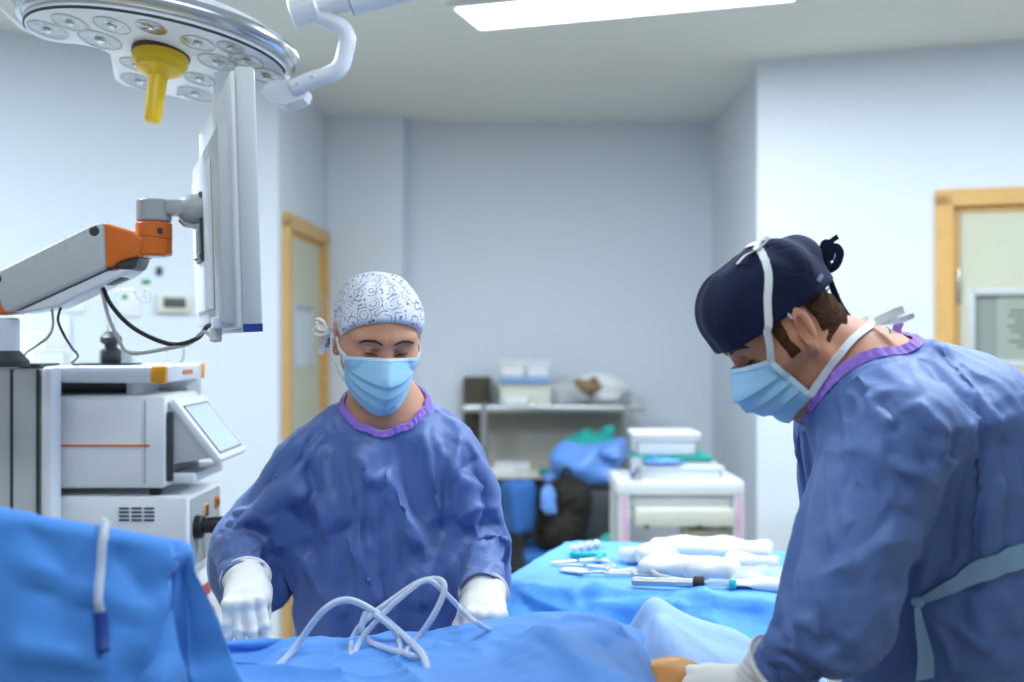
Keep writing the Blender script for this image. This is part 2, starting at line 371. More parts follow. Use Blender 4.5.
# ---------------------------------------------------------------- smooth bodies: distance fields meshed with surface nets
class F:
    """points of a rectilinear grid and the operations on distance fields over them"""
    def __init__(s, xs, ys, zs):
        s.xs, s.ys, s.zs = [np.asarray(a, dtype=np.float32) for a in (xs, ys, zs)]
        s.X, s.Y, s.Z = np.meshgrid(s.xs, s.ys, s.zs, indexing='ij')
    def local(s, Mi):
        g = F.__new__(F); g.xs, g.ys, g.zs = s.xs, s.ys, s.zs
        m = np.array(Mi, dtype=np.float32)
        g.X = m[0, 0]*s.X+m[0, 1]*s.Y+m[0, 2]*s.Z+m[0, 3]; g.Y = m[1, 0]*s.X+m[1, 1]*s.Y+m[1, 2]*s.Z+m[1, 3]; g.Z = m[2, 0]*s.X+m[2, 1]*s.Y+m[2, 2]*s.Z+m[2, 3]
        return g
    def sph(s, c, r): return np.sqrt((s.X-c[0])**2+(s.Y-c[1])**2+(s.Z-c[2])**2)-r
    def ell(s, c, r, rot=None):
        x, y, z = s.X-c[0], s.Y-c[1], s.Z-c[2]
        if rot is not None:
            m = np.array(rot.to_3x3().inverted(), dtype=np.float32)
            x, y, z = m[0, 0]*x+m[0, 1]*y+m[0, 2]*z, m[1, 0]*x+m[1, 1]*y+m[1, 2]*z, m[2, 0]*x+m[2, 1]*y+m[2, 2]*z
        k0 = np.sqrt((x/r[0])**2+(y/r[1])**2+(z/r[2])**2); k1 = np.sqrt((x/r[0]**2)**2+(y/r[1]**2)**2+(z/r[2]**2)**2)
        return k0*(k0-1)/np.maximum(k1, 1e-6)
    def cap(s, a, b, ra, rb, sq=None):
        """tapered capsule; sq=(axis, factor): the section is factor times wider along axis"""
        a = np.array(a, dtype=np.float32); b = np.array(b, dtype=np.float32); d = b-a; L2 = float(d @ d)
        x, y, z = s.X-a[0], s.Y-a[1], s.Z-a[2]
        t = np.clip((x*d[0]+y*d[1]+z*d[2])/max(L2, 1e-9), 0, 1); r = ra+(rb-ra)*t
        x, y, z = x-t*d[0], y-t*d[1], z-t*d[2]
        if sq is not None:
            ax = np.array(sq[0], dtype=np.float32); ax /= np.linalg.norm(ax); k = 1-1/sq[1]
            q = x*ax[0]+y*ax[1]+z*ax[2]; x, y, z = x-ax[0]*q*k, y-ax[1]*q*k, z-ax[2]*q*k
        return np.sqrt(x*x+y*y+z*z)-r
    def chain(s, pts, rs, k=.02, sq=None):
        d = None
        for i in range(len(pts)-1):
            e = s.cap(pts[i], pts[i+1], rs[i], rs[i+1], sq); d = e if d is None else smin(d, e, k)
        return d
    def box(s, c, h, r=0., rot=None):
        x, y, z = s.X-c[0], s.Y-c[1], s.Z-c[2]
        if rot is not None:
            m = np.array(rot.to_3x3().inverted(), dtype=np.float32)
            x, y, z = m[0, 0]*x+m[0, 1]*y+m[0, 2]*z, m[1, 0]*x+m[1, 1]*y+m[1, 2]*z, m[2, 0]*x+m[2, 1]*y+m[2, 2]*z
        x, y, z = np.abs(x)-h[0]+r, np.abs(y)-h[1]+r, np.abs(z)-h[2]+r
        return np.sqrt(np.maximum(x, 0)**2+np.maximum(y, 0)**2+np.maximum(z, 0)**2)+np.minimum(np.maximum(x, np.maximum(y, z)), 0)-r
    def plane(s, p, n):
        n = Vector(n).normalized(); return (s.X-p[0])*n[0]+(s.Y-p[1])*n[1]+(s.Z-p[2])*n[2]
def smin(a, b, k):
    h = np.maximum(k-np.abs(a-b), 0)/k; return np.minimum(a, b)-h*h*k*.25
def smax(a, b, k): return -smin(-a, -b, k)
def nets(g, d):
    """surface nets: quads around the zero set of d on grid g; returns vertices, faces (outward)"""
    s = d < 0; nx, ny, nz = d.shape
    cnt = np.zeros((nx-1, ny-1, nz-1), np.int8)
    for i in (0, 1):
        for j in (0, 1):
            for k in (0, 1): cnt += s[i:nx-1+i, j:ny-1+j, k:nz-1+k]
    act = (cnt > 0) & (cnt < 8); ci = np.argwhere(act); n = len(ci)
    idx = -np.ones(act.shape, np.int64); idx[act] = np.arange(n)
    acc = np.zeros((n, 3)); num = np.zeros(n); P = [g.xs, g.ys, g.zs]
    for ax in range(3):
        for o1 in (0, 1):
            for o2 in (0, 1):
                off = [0, 0, 0]; oth = [a for a in range(3) if a != ax]; off[oth[0]] = o1; off[oth[1]] = o2
                i0 = ci+np.array(off); i1 = i0.copy(); i1[:, ax] += 1
                a = d[i0[:, 0], i0[:, 1], i0[:, 2]]; b = d[i1[:, 0], i1[:, 1], i1[:, 2]]
                m = (a < 0) != (b < 0); t = np.where(m, a/np.where(m, a-b, 1), 0)
                p = np.stack([P[q][i0[:, q]] for q in range(3)], 1).astype(float)
                p[:, ax] += t*(P[ax][i1[:, ax]]-P[ax][i0[:, ax]])
                acc[m] += p[m]; num[m] += 1
    V = acc/num[:, None]; Fs = []
    for ax in range(3):
        o = [a for a in range(3) if a != ax]
        sl0 = [slice(None)]*3; sl1 = [slice(None)]*3; sl0[ax] = slice(0, -1); sl1[ax] = slice(1, None)
        A = s[tuple(sl0)]; B = s[tuple(sl1)]; ed = np.argwhere(A != B)
        ok = np.ones(len(ed), bool)
        for q in o: ok &= (ed[:, q] > 0) & (ed[:, q] < d.shape[q]-1)
        ed = ed[ok]
        ins = A[ed[:, 0], ed[:, 1], ed[:, 2]]
        c = []
        for (u, w) in ((0, 0), (1, 0), (1, 1), (0, 1)):
            e = ed.copy(); e[:, o[0]] -= u; e[:, o[1]] -= w; c.append(idx[e[:, 0], e[:, 1], e[:, 2]])
        q = np.stack(c, 1)
        flip = ins if ax != 1 else ~ins
        q[~flip] = q[~flip][:, ::-1]
        Fs.append(q)
    return V, np.concatenate(Fs)
def np_mesh(name, V, Q):
    me = bpy.data.meshes.new(name); me.vertices.add(len(V)); me.vertices.foreach_set('co', np.asarray(V, np.float32).ravel())
    Q = np.asarray(Q, np.int32); k = Q.shape[1]
    me.loops.add(len(Q)*k); me.loops.foreach_set('vertex_index', Q.ravel())
    me.polygons.add(len(Q)); me.polygons.foreach_set('loop_start', np.arange(0, len(Q)*k, k, dtype=np.int32))
    me.update(calc_edges=True); me.validate(); return me
def rng(a, b, h): return np.arange(a, b+h, h)
def var_axis(a, b, lo, hi, hf, hc):
    """coordinates from a to b: step hf between lo and hi, hc elsewhere with a short transition"""
    out = [a]
    while out[-1] < b:
        x = out[-1]; dist = max(lo-x, x-hi, 0); out.append(x+hf+min(dist*.35, hc-hf))
    return np.array(out)
def frame(origin, fwd, up):
    """local axes x (to the person's left), y (forward), z (up)"""
    f = Vector(fwd).normalized(); u = Vector(up); u = (u-f*u.dot(f)).normalized(); r = f.cross(u)
    # x = right-hand side as seen from behind
    return Matrix(((r.x, f.x, u.x, origin[0]), (r.y, f.y, u.y, origin[1]), (r.z, f.z, u.z, origin[2]), (0, 0, 0, 1)))
def lap(V, Q, it=1, lam=.5, fix=None):
    V = np.array(V); E = np.concatenate([Q[:, [i, (i+1) % Q.shape[1]]] for i in range(Q.shape[1])])
    for _ in range(it):
        a = np.zeros_like(V); c = np.zeros(len(V))
        np.add.at(a, E[:, 0], V[E[:, 1]]); np.add.at(c, E[:, 0], 1); np.add.at(a, E[:, 1], V[E[:, 0]]); np.add.at(c, E[:, 1], 1)
        n = V+lam*(a/np.maximum(c, 1)[:, None]-V)
        if fix is not None: n[fix] = V[fix]
        V = n
    return V
# ---------------------------------------------------------------- people
V3 = Vector
def head_field(g, Hi, sc, male):
    """skull, face and ears in head axes (x right, y forward, z up; eyes at z = 0)"""
    l = g.local(Hi); l.X, l.Y, l.Z = l.X/sc, l.Y/sc, l.Z/sc
    if male: l.Y = np.where(l.Y < .0775, .0775-(.0775-l.Y)/.84, l.Y)
    ax = np.abs(l.X); q = F.__new__(F); q.xs, q.ys, q.zs = l.xs, l.ys, l.zs; q.X, q.Y, q.Z = ax, l.Y, l.Z   # mirrored copy
    d = l.ell((0, -.003, .030), (.0735, .089, .084))
    d = smin(d, l.ell((0, .018, -.002), (.066, .070, .072)), .03)
    d = smin(d, l.ell((0, .030, -.050), (.053 if male else .050, .050, .060)), .03)
    jw = .056 if male else .050
    cz_ = -.092 if male else -.101
    d = smin(d, q.cap((jw, -.008, -.058), (.014, .066, cz_), .015, .016), .03)
    d = smin(d, l.sph((0, .073, cz_-.001), .017), .025)
    d = smin(d, q.cap((.043, .060, -.028), (.060, .020, -.022), .018, .014), .025)
    d = smin(d, q.cap((.010, .084, .022), (.048, .070, .021), .0075, .0075), .018)
    d = smax(d, -q.ell((.032, .094, .0), (.019, .017, .0125)), .016)
    d = smin(d, l.cap((0, .085, .006), (0, .108 if male else .104, -.036), .0065, .0095), .014)
    d = smin(d, l.sph((0, .108 if male else .104, -.040), .0098), .008)
    d = smin(d, q.sph((.0115, .093, -.043), .0082), .008)
    d = smin(d, q.cap((.0, .090, -.066), (.020, .080, -.070), .007, .004), .010)
    d = smin(d, q.cap((.0, .088, -.079), (.018, .079, -.076), .0075, .004), .010)
    # eyelids: upper lid lowered, thin gap above the lower lid
    eb = q.sph((.032, .0695, -.001), .0140)
    eb = np.maximum(eb, -q.cap((.018, .085, -.0068), (.045, .082, -.0060), .0017, .0017))
    d = smin(d, eb, .005)
    d = smin(d, q.cap((.019, .0845, .0078), (.044, .079, .0070), .0022, .0022), .006)
    # ears
    eo = .008 if male else 0.; tilt = Matrix.Rotation(math.radians(14), 4, 'X') @ Matrix.Rotation(math.radians(-24), 4, 'Z')
    q.Y = q.Y-eo
    e = q.ell((.0795, -.016, -.006), (.0070, .0185, .0320), tilt)
    e = smax(e, -q.ell((.0850, -.012, -.006), (.0062, .0110, .0190), tilt), .006)
    e = smin(e, q.cap((.0775, -.002, -.010), (.0775, -.004, -.018), .0042, .0042), .005)
    e = smin(e, q.cap((.0815, -.021, .010), (.0800, -.019, -.018), .0030, .0026), .004)
    e = smin(e, q.sph((.0765, -.006, -.036), .0072), .008)
    d = smin(d, e, .007)
    return d*sc
def person(name, label, J, H, sc, male, skin):
    """one continuous body from the joints J, with the head H (matrix) on its neck"""
    head = H.to_translation(); hf = .0024
    P = [J[k] for k in J if k not in ('foot', 'fwd')]+[head]
    lo = [min(p[i] for p in P)-.17 for i in range(3)]; hi = [max(p[i] for p in P)+.17 for i in range(3)]
    a = [var_axis(lo[i], hi[i], head[i]-.125*sc, head[i]+.125*sc, hf, .016) for i in range(3)]
    a[2] = var_axis(-.01, hi[2], head[2]-.15*sc, head[2]+.13*sc, hf, .016)
    g = F(*a); k = 1.0 if male else .88; side = (J['shr']-J['shl']).normalized()
    d = g.chain([J['pelvis'], J['waist'], J['chest'], J['neck']-V3((0, 0, .06))], [.125*k, .105*k, .120*k, .075*k], .05, (side, 1.32))
    d = smin(d, g.chain([J['shl'], J['neck']-V3((0, 0, .015)), J['shr']], [.058*k, .062*k, .058*k], .03), .06)
    for s in ('l', 'r'):
        d = smin(d, g.chain([J['sh'+s], J['el'+s], J['wr'+s]], [.056*k, .043*k, .027*k], .02), .04)
        d = smin(d, g.cap(J['wr'+s], J['wr'+s]+(J['ha'+s]-J['wr'+s])*.3, .022*k, .015*k), .02)
        d = smin(d, g.chain([J['hip'+s], J['kn'+s], J['an'+s]], [.090*k, .058*k, .040*k], .03), .05)
        f = J['an'+s]+J['foot']*.16; d = smin(d, g.cap((J['an'+s].x, J['an'+s].y, .045), (f.x, f.y, .035), .040, .034), .03)
    if male: d = smin(d, g.ell((.650, 1.625, 1.395), (.10, .15, .092)), .06)
    Hi = H.inverted()
    nb = H @ V3((0, -.012 if male else -.028, -.045)); nr = .059 if male else .050
    n = g.cap(nb, J['neck'], nr*sc, nr*sc*1.06)
    fr = H @ V3((0, .012, -.085)); n = smin(n, g.cap(fr, J['neck']+V3(J['fwd'])*.02-V3((0, 0, .02)), .036*sc, .045*sc), .03)
    d = smin(d, n, .05)
    d = smin(d, head_field(g, Hi, sc, male), .022)
    d = np.maximum(d, -(g.Z-.004))
    V, Q = nets(g, d)
    me = np_mesh(name, V, Q); me.calc_loop_triangles() if False else None
    o = me_obj(name, me, M[skin])
    tag(o, label, 'person')
    return o
def eyes(o, H, sc):
    for s in (-1, 1):
        c = H @ (V3((s*.032, .0695, -.001))*sc); b = bmesh.new(); bmesh.ops.create_uvsphere(b, u_segments=20, v_segments=14, radius=.0128*sc)
        e = MB().bm(b, Matrix.Translation(c)).build('eyeball', M['eye'], o)
        gz = (H.to_3x3() @ V3((0, .80, -.5))).normalized(); b = bmesh.new(); bmesh.ops.create_uvsphere(b, u_segments=16, v_segments=10, radius=.006*sc)
        MB().bm(b, Matrix.Translation(c+gz*.0078*sc)).build('iris', M['iris'], e)
def snap_strip(bvh, H, sc, pts, r, off, name, m, parent, up=None):
    out = []
    for p in spline(pts, 6):
        c = H @ (p*sc); n = bvh.find_nearest(c); out.append(n[0]+n[1]*off)
    k = len(out); rs = [r*(.35+.65*math.sin(math.pi*min(1, max(0, (.12+.8*i/(k-1)))))) for i in range(k)]
    return MB().tube(out, rs, 8).build(name, m, parent)
def brows(o, H, sc, bvh, thick, light=False):
    for s in (-1, 1):
        snap_strip(bvh, H, sc, [V3((s*.013, .10, .0165)), V3((s*.027, .10, .0215)), V3((s*.040, .09, .0215)), V3((s*.053, .08, .0150))], thick, -.0006, 'eyebrow', M['brow'], o)
        snap_strip(bvh, H, sc, [V3((s*.0185, .088, -.0052)), V3((s*.026, .09, -.0062)), V3((s*.037, .09, -.0060)), V3((s*.046, .086, -.0042))], .0012, .0004, 'eyelashes', M['brow'], o)
def clear(bvh, p, gap):
    """p moved out of the face where it would cut into it"""
    q = bvh.find_nearest(p)
    if q[0] is None or q[3] > .04: return p
    h = (p-q[0]).dot(q[1])
    return p if h > gap else p+q[1]*(gap-h)
class MaskShape:
    """pleated surgical mask in head axes: centre line C, upper and lower side corners"""
    def __init__(s, tent, C, c0, c1): s.tent = tent; s.C = C; s.c0 = c0; s.c1 = c1
    def P(s, u, v, lift=0):
        C = s.C
        t = v*4; i = min(int(t), 3); t -= i
        p0, p1, p2, p3 = C[max(i-1, 0)], C[i], C[i+1], C[min(i+2, 4)]
        cr = lambda k: .5*(2*p1[k]+(p2[k]-p0[k])*t+(2*p0[k]-5*p1[k]+4*p2[k]-p3[k])*t*t+(3*p1[k]-p0[k]-3*p2[k]+p3[k])*t**3)
        yc, zc = cr(0), cr(1)
        w, ys, zs = [s.c0[k]+(s.c1[k]-s.c0[k])*v for k in range(3)]
        a = abs(u); sg = 1 if u > 0 else -1
        ang = a**1.0*math.pi/2
        x = w*(math.sin(ang)*(1-s.tent)+a*s.tent)
        bl = (1-math.cos(ang))*(1-s.tent)+a**1.15*s.tent
        y = yc+(ys-yc)*bl; z = zc+(zs-zc)*(a**1.5)
        # pleats: saw-tooth steps that fade towards the side seams
        pl = 0
        for c in (.34, .56, .78):
            f = (v-c)/.15
            if -1 < f < 0: pl += (1+f)*.0042
        pl *= (1-a**5)
        r = V3((x, y-.02, z*.3)).normalized()
        return V3((sg*x, y, z))+V3((sg*r.x, r.y, 0))*(pl+lift)
def mask(o, H, sc, tent, C, c0, c1, bvh=None, nu=56, nv=60):
    ms = MaskShape(tent, C, c0, c1); vs = []; fs = []
    for j in range(nv+1):
        for i in range(nu+1): vs.append(clear(bvh, H @ (ms.P(-1+2*i/nu, j/nv)*sc), .0030))
    for j in range(nv):
        for i in range(nu): k = j*(nu+1)+i; fs.append((k, k+1, k+nu+2, k+nu+1))
    m = mesh_obj('face_mask', vs, fs, M['mask'], o, True)
    sd = m.modifiers.new('s', 'SOLIDIFY'); sd.thickness = .0012; sd.offset = 0
    top = [ms.P(-1+2*i/40, .025, .0009) for i in range(41)]
    ups = [(H.to_3x3() @ (ms.P(-1+2*i/40, .06)-ms.P(-1+2*i/40, .0))).normalized() for i in range(41)]
    MB().ribbon([clear(bvh, H @ (p*sc), .0039) for p in top], ups, .0065*sc).build('nose_binding', M['mask_edge'], m)
    for s in (-1, 1):
        sidep = [clear(bvh, H @ (ms.P(s*.985, j/20, .0009)*sc), .0039) for j in range(21)]
        su = [(H.to_3x3() @ (ms.P(s*.95, j/20)-ms.P(s, j/20))).normalized() for j in range(21)]
        MB().ribbon(sidep, su, .008*sc).build('side_binding', M['mask_edge'], m)
    return m, ms
M['mask_edge'] = mat('mask_binding_pale', (.62, .80, .90), .7, bump=.1, bscale=200)
def hand(name, wrist, fdir, dors, s, curls, parent, spread=.10, cuff_dir=None, cuff=.075, thumb=(.5, .55, -.45), tcurl=.4, sc=1.0, size=.0021, cuff_r=(.031, .040), label=None):
    """gloved hand: wrist point, finger direction, back-of-hand normal; s = -1 right hand, +1 left hand (thumb side)"""
    y = V3(fdir).normalized(); z = V3(dors); z = (z-y*z.dot(y)).normalized(); x = y.cross(z)
    Hm = Matrix(((x.x, y.x, z.x, wrist[0]), (x.y, y.y, z.y, wrist[1]), (x.z, y.z, z.z, wrist[2]), (0, 0, 0, 1)))
    cd = V3(cuff_dir).normalized() if cuff_dir is not None else -y
    cl = (Hm.to_3x3().inverted() @ cd)
    g = F(rng(-.085, .085, size), rng(-.10, .20, size), rng(-.13, .075, size))
    d = g.box((s*.002, .052, 0), (.036, .042, .0125), .012)
    d = smin(d, g.cap((0, -.004, 0), (0, .05, 0), .024, .022, ((1, 0, 0), 1.25)), .03)
    d = smin(d, g.cap((s*.022, .022, -.010), (s*.030, .055, -.010), .016, .014), .02)
    B = [(.029, .090), (.0095, .095), (-.0105, .091), (-.0290, .082)]; L = [(.043, .026, .021), (.047, .030, .022), (.043, .028, .021), (.034, .021, .019)]
    sp = [1.0, .28, -.35, -1.0]
    for i in range(4):
        p = V3((s*B[i][0], B[i][1]-.008, .001)); a = 0; pts = [p]
        for j in range(3):
            a += curls[i][j]; dv = V3((s*spread*sp[i]*(1 if j == 0 else .6), math.cos(a), -math.sin(a))).normalized()
            p = p+dv*L[i][j]; pts.append(p)
        r0 = .0098 if i < 3 else .0086
        f = g.chain(pts, [r0*1.04, r0, r0*.90, r0*.80], .004)
        for q in pts[1:3]: f = smin(f, g.sph(q, r0*1.01), .003)
        d = smin(d, f, .007)
        d = smin(d, g.sph(V3((s*B[i][0], B[i][1]-.004, .006)), .0085), .010)
    t0 = V3((s*.026, .018, -.010)); td = V3((s*thumb[0], thumb[1], thumb[2])).normalized(); t1 = t0+td*.042
    td2 = (td+V3((-s*tcurl*.5, .35, -tcurl*.35))).normalized(); t2 = t1+td2*.030; td3 = (td2+V3((-s*tcurl*.5, .25, -tcurl*.2))).normalized(); t3 = t2+td3*.024
    d = smin(d, g.chain([t0, t1, t2, t3], [.0155, .0120, .0108, .0088], .005), .014)
    c1 = cl*cuff
    cf = g.chain([V3((0, .0, 0)), cl*cuff*.45, c1], [.025, cuff_r[0], cuff_r[1]], .02, ((1, 0, 0), 1.12))
    # fine latex wrinkles across the wrist
    t = (g.X*cl.x+g.Y*cl.y+g.Z*cl.z); cf = cf+.0007*np.sin(t*520+9*g.X/.03)*np.clip(t/.03, 0, 1)
    cf = np.maximum(cf, (t-cuff))
    d = smin(d, cf, .012)
    d = np.maximum(d, t-cuff)
    V, Q = nets(g, d*1.0)
    V = lap(V, Q, 1, .4)
    if sc != 1: V = V*sc
    m = np.array(Hm); V = V @ m[:3, :3].T+m[:3, 3]
    o = me_obj(name, np_mesh(name, V, Q), M['glove'], parent)
    c = Hm @ (c1*sc*.985); a1 = cd.orthogonal().normalized(); xw = (x-cd*x.dot(cd)).normalized(); zw = cd.cross(xw)
    ring = [c+(xw*1.12*math.cos(w)+zw*math.sin(w))*(cuff_r[1]*sc+.0005) for w in np.linspace(0, 2*math.pi, 41)]
    MB().tube(ring, .0026, 8).build('cuff_bead', M['glove'], o)
    return o
# ---- cloth garments
SIM = []
CG = bpy.data.collections.new('people_bodies'); CD_ = bpy.data.collections.new('supports')
def cloth(o, pin=None, group=None, frames_shrink=-.08, mass=.25, tens=14, bend=1.2, press=None, coll=.004, grav=1.0, qual=6, damp=2.0, selfc=False):
    m = o.modifiers.new('cloth', 'CLOTH'); s = m.settings
    s.quality = qual; s.mass = mass; s.tension_stiffness = tens; s.compression_stiffness = tens; s.shear_stiffness = tens*.5; s.bending_stiffness = bend
    s.tension_damping = 5; s.compression_damping = 5; s.shear_damping = 5; s.bending_damping = .5; s.air_damping = damp
    s.shrink_min = frames_shrink; s.shrink_max = frames_shrink
    s.effector_weights.gravity = grav
    if pin is not None:
        g = o.vertex_groups.new(name='pin'); w = np.asarray(pin)
        for i in np.nonzero(w > .001)[0]: g.add([int(i)], float(w[i]), 'REPLACE')
        s.vertex_group_mass = 'pin'; s.pin_stiffness = 1.0
    c = m.collision_settings; c.use_collision = True; c.distance_min = coll; c.collision_quality = 3; c.collection = group; c.use_self_collision = selfc
    if selfc: c.self_distance_min = .004
    m.point_cache.frame_start = 1; m.point_cache.frame_end = 120
    SIM.append(o); return m
COLL = []
def collider(o, thick=.003, fric=6, group=None):
    group.objects.link(o)
    m = o.modifiers.new('collision', 'COLLISION'); o.collision.thickness_outer = thick; o.collision.cloth_friction = fric; o.collision.thickness_inner = .02
    o.collision.damping = .3
    COLL.append(o)
def run_sim(frames):
    import time as _t
    t0 = _t.time(); S.frame_start = 1; S.frame_end = frames+5
    for f in range(1, frames+1): S.frame_set(f)
    dg = bpy.context.evaluated_depsgraph_get()
    out = {}
    for o in SIM:
        ev = o.evaluated_get(dg); n = len(ev.data.vertices); a = np.zeros(n*3, np.float32); ev.data.vertices.foreach_get('co', a); out[o.name] = a
    for o in SIM:
        for m in list(o.modifiers): o.modifiers.remove(m)
        o.data.vertices.foreach_set('co', out[o.name]); o.data.update()
        o.vertex_groups.clear()
    for o in COLL:
        for m in list(o.modifiers):
            if m.type == 'COLLISION': o.modifiers.remove(m)
    S.frame_set(1)
    bpy.data.collections.remove(CG); bpy.data.collections.remove(CD_)
    print('SIM', round(_t.time()-t0, 1), 's', [(o.name, len(o.data.vertices)) for o in SIM])
def cell_f(P, seed):
    """distance to the nearest of one random site per unit cell, and to the second"""
    P = np.asarray(P, float); B = np.floor(P).astype(np.int64); f1 = np.full(len(P), 9.); f2 = np.full(len(P), 9.)
    for i in (-1, 0, 1):
        for j in (-1, 0, 1):
            for k in (-1, 0, 1):
                C = B+np.array([i, j, k]); h = (C[:, 0]*73856093) ^ (C[:, 1]*19349663) ^ (C[:, 2]*83492791) ^ (seed*2654435761)
                r = np.stack([((h*(1103515245+q*977)+12345+q*7919) >> 7 & 0xffff)/65535. for q in range(3)], 1)
                d = np.linalg.norm(P-(C+r), axis=1); n1 = np.minimum(f1, d); f2 = np.minimum(f2, np.maximum(f1, d)); f1 = n1
    return f1, f2
def hash01(I, seed):
    h = (I[:, 0]*73856093) ^ (I[:, 1]*19349663) ^ (I[:, 2]*83492791) ^ (seed*2654435761); h = (h*1103515245+12345) & 0x7fffffff; h = (h ^ (h >> 13))*1274126177 & 0x7fffffff
    return ((h >> 8) & 0xffff)/65535.
def facet(P, seed):
    """random values on a simplex lattice, joined by flat facets: creases of a stiff sheet"""
    P = np.asarray(P, float); sk = (P.sum(1)/3)[:, None]; Q = P+sk; I = np.floor(Q).astype(np.int64); f = Q-I; o = np.argsort(-f, axis=1)
    fs = np.take_along_axis(f, o, 1); v = I.copy(); out = (1-fs[:, 0])*hash01(v, seed); r = np.arange(len(P))
    for k in range(3):
        v = v.copy(); v[r, o[:, k]] += 1; w = fs[:, k]-(fs[:, k+1] if k < 2 else 0); out += w*hash01(v, seed)
    return out
def crumple(o, amp, scale, stretch=(1, 1, 1), seed=1, weight=None, levels=2):
    """sharp-edged folds of a stiff sheet, as real relief of the mesh"""
    n = len(o.data.vertices); V = np.zeros(n*3, np.float32); N = np.zeros(n*3, np.float32)
    o.data.vertices.foreach_get('co', V); o.data.vertex_normals.foreach_get('vector', N); V = V.reshape(-1, 3).astype(float); N = N.reshape(-1, 3)
    P = V*np.array(stretch)+.018*np.sin(V[:, [1, 2, 0]]*23+seed)
    f = np.zeros(n)
    for l in range(levels): f += (facet(P/scale*(2.1**l)+seed*3.7, seed+l)-.5)*amp/(2.2**l)
    if weight is not None: f = f*weight(V)
    V = V+N*f[:, None]; o.data.vertices.foreach_set('co', V.astype(np.float32).ravel()); o.data.update()
def keep_out(o, bv, gap):
    """cloth pushed clear of the body beneath it"""
    for v in o.data.vertices:
        q = bv.find_nearest(v.co, .05)
        if q[0] is not None:
            h = (v.co-q[0]).dot(q[1])
            if h < gap: v.co += q[1]*(gap-h)
    o.data.update()
def refine(o, levels=1):
    """smooth subdivision applied to the mesh"""
    m = o.modifiers.new('sub', 'SUBSURF'); m.levels = m.render_levels = levels
    dg = bpy.context.evaluated_depsgraph_get(); me = bpy.data.meshes.new_from_object(o.evaluated_get(dg), depsgraph=dg)
    o.modifiers.clear(); old = o.data; o.data = me; nm = old.name; bpy.data.meshes.remove(old); me.name = nm
    me.polygons.foreach_set('use_smooth', [True]*len(me.polygons))
def gown(name, J, parent, m, sl, body, neck_c, neck_n, hem_z, cuffs, step=.0115, belly=None, k=1.0, shrink=-.07, extra=None, neck_r=.068):
    """loose gown around the joints: sl = radii of the sleeve (shoulder, elbow, cuff)"""
    P = [J[q] for q in ('pelvis', 'waist', 'chest', 'neck', 'shl', 'shr', 'ell', 'elr', 'wrl', 'wrr')]
    lo = [min(p[i] for p in P)-.26 for i in range(3)]; hi = [max(p[i] for p in P)+.26 for i in range(3)]; lo[2] = hem_z-.05
    g = F(*[rng(lo[i], hi[i], step) for i in range(3)]); side = (J['shr']-J['shl']).normalized()
    hem = V3((J['pelvis'].x, J['pelvis'].y, hem_z-.1)) if belly is None else V3((belly.x, belly.y, hem_z-.1))
    d = g.chain([hem, J['pelvis'], J['waist'], J['chest'], J['neck']-V3((0, 0, .09))], [.215*k, .175*k, .140*k, .145*k, .085*k], .06, (side, 1.28))
    d = smin(d, g.chain([J['shl'], J['neck']-V3((0, 0, .03)), J['shr']], [sl[0]*.74, .070*k, sl[0]*.74], .04), .06)
    for s in ('l', 'r'):
        wr = cuffs[s]
        e = g.chain([J['sh'+s], J['el'+s], wr], list(sl), .03); d = smin(d, e, .05)
    if extra: d = extra(g, d)
    nk = g.cap(neck_c-V3(neck_n)*.1, neck_c+V3(neck_n)*.1, .072, .072)
    V, Q = nets(g, d)
    V = lap(V, Q, 2, .5)
    # open the neck, the cuffs and the hem
    nn = V3(neck_n).normalized(); keep = np.ones(len(V), bool); pin = np.zeros(len(V))
    rel = V-np.array(neck_c); h = rel @ np.array(nn); vec = rel-h[:, None]*np.array(nn); rad = np.linalg.norm(vec, axis=1)
    cut = (h > -.12) & (rad < neck_r); keep &= ~cut
    rim = (h > -.12) & (rad < neck_r+step*1.5) & keep
    pin[(h > -.12) & (rad < neck_r+.022) & keep] = 1
    V[rim] += (vec*((neck_r+step*.6-rad)/np.maximum(rad, 1e-6))[:, None])[rim]*.8
    for s in ('l', 'r'):
        ax = (cuffs[s]-J['el'+s]).normalized(); rel = V-np.array(cuffs[s]); hh = rel @ np.array(ax); rr = np.linalg.norm(rel-hh[:, None]*np.array(ax), axis=1)
        keep &= ~((hh > 0) & (rr < .1)); pin[(hh > -.013) & (rr < .09) & keep] = 1
    keep &= V[:, 2] > hem_z
    qk = keep[Q].all(1); Q = Q[qk]; used = np.zeros(len(V), bool); used[Q.ravel()] = True
    # keep only the largest connected piece
    mp = -np.ones(len(V), int); mp[used] = np.arange(used.sum()); V = V[used]; Q = mp[Q]; pin = pin[used]
    o = me_obj(name, np_mesh(name, V, Q), M[m], parent)
    return o, pin, V

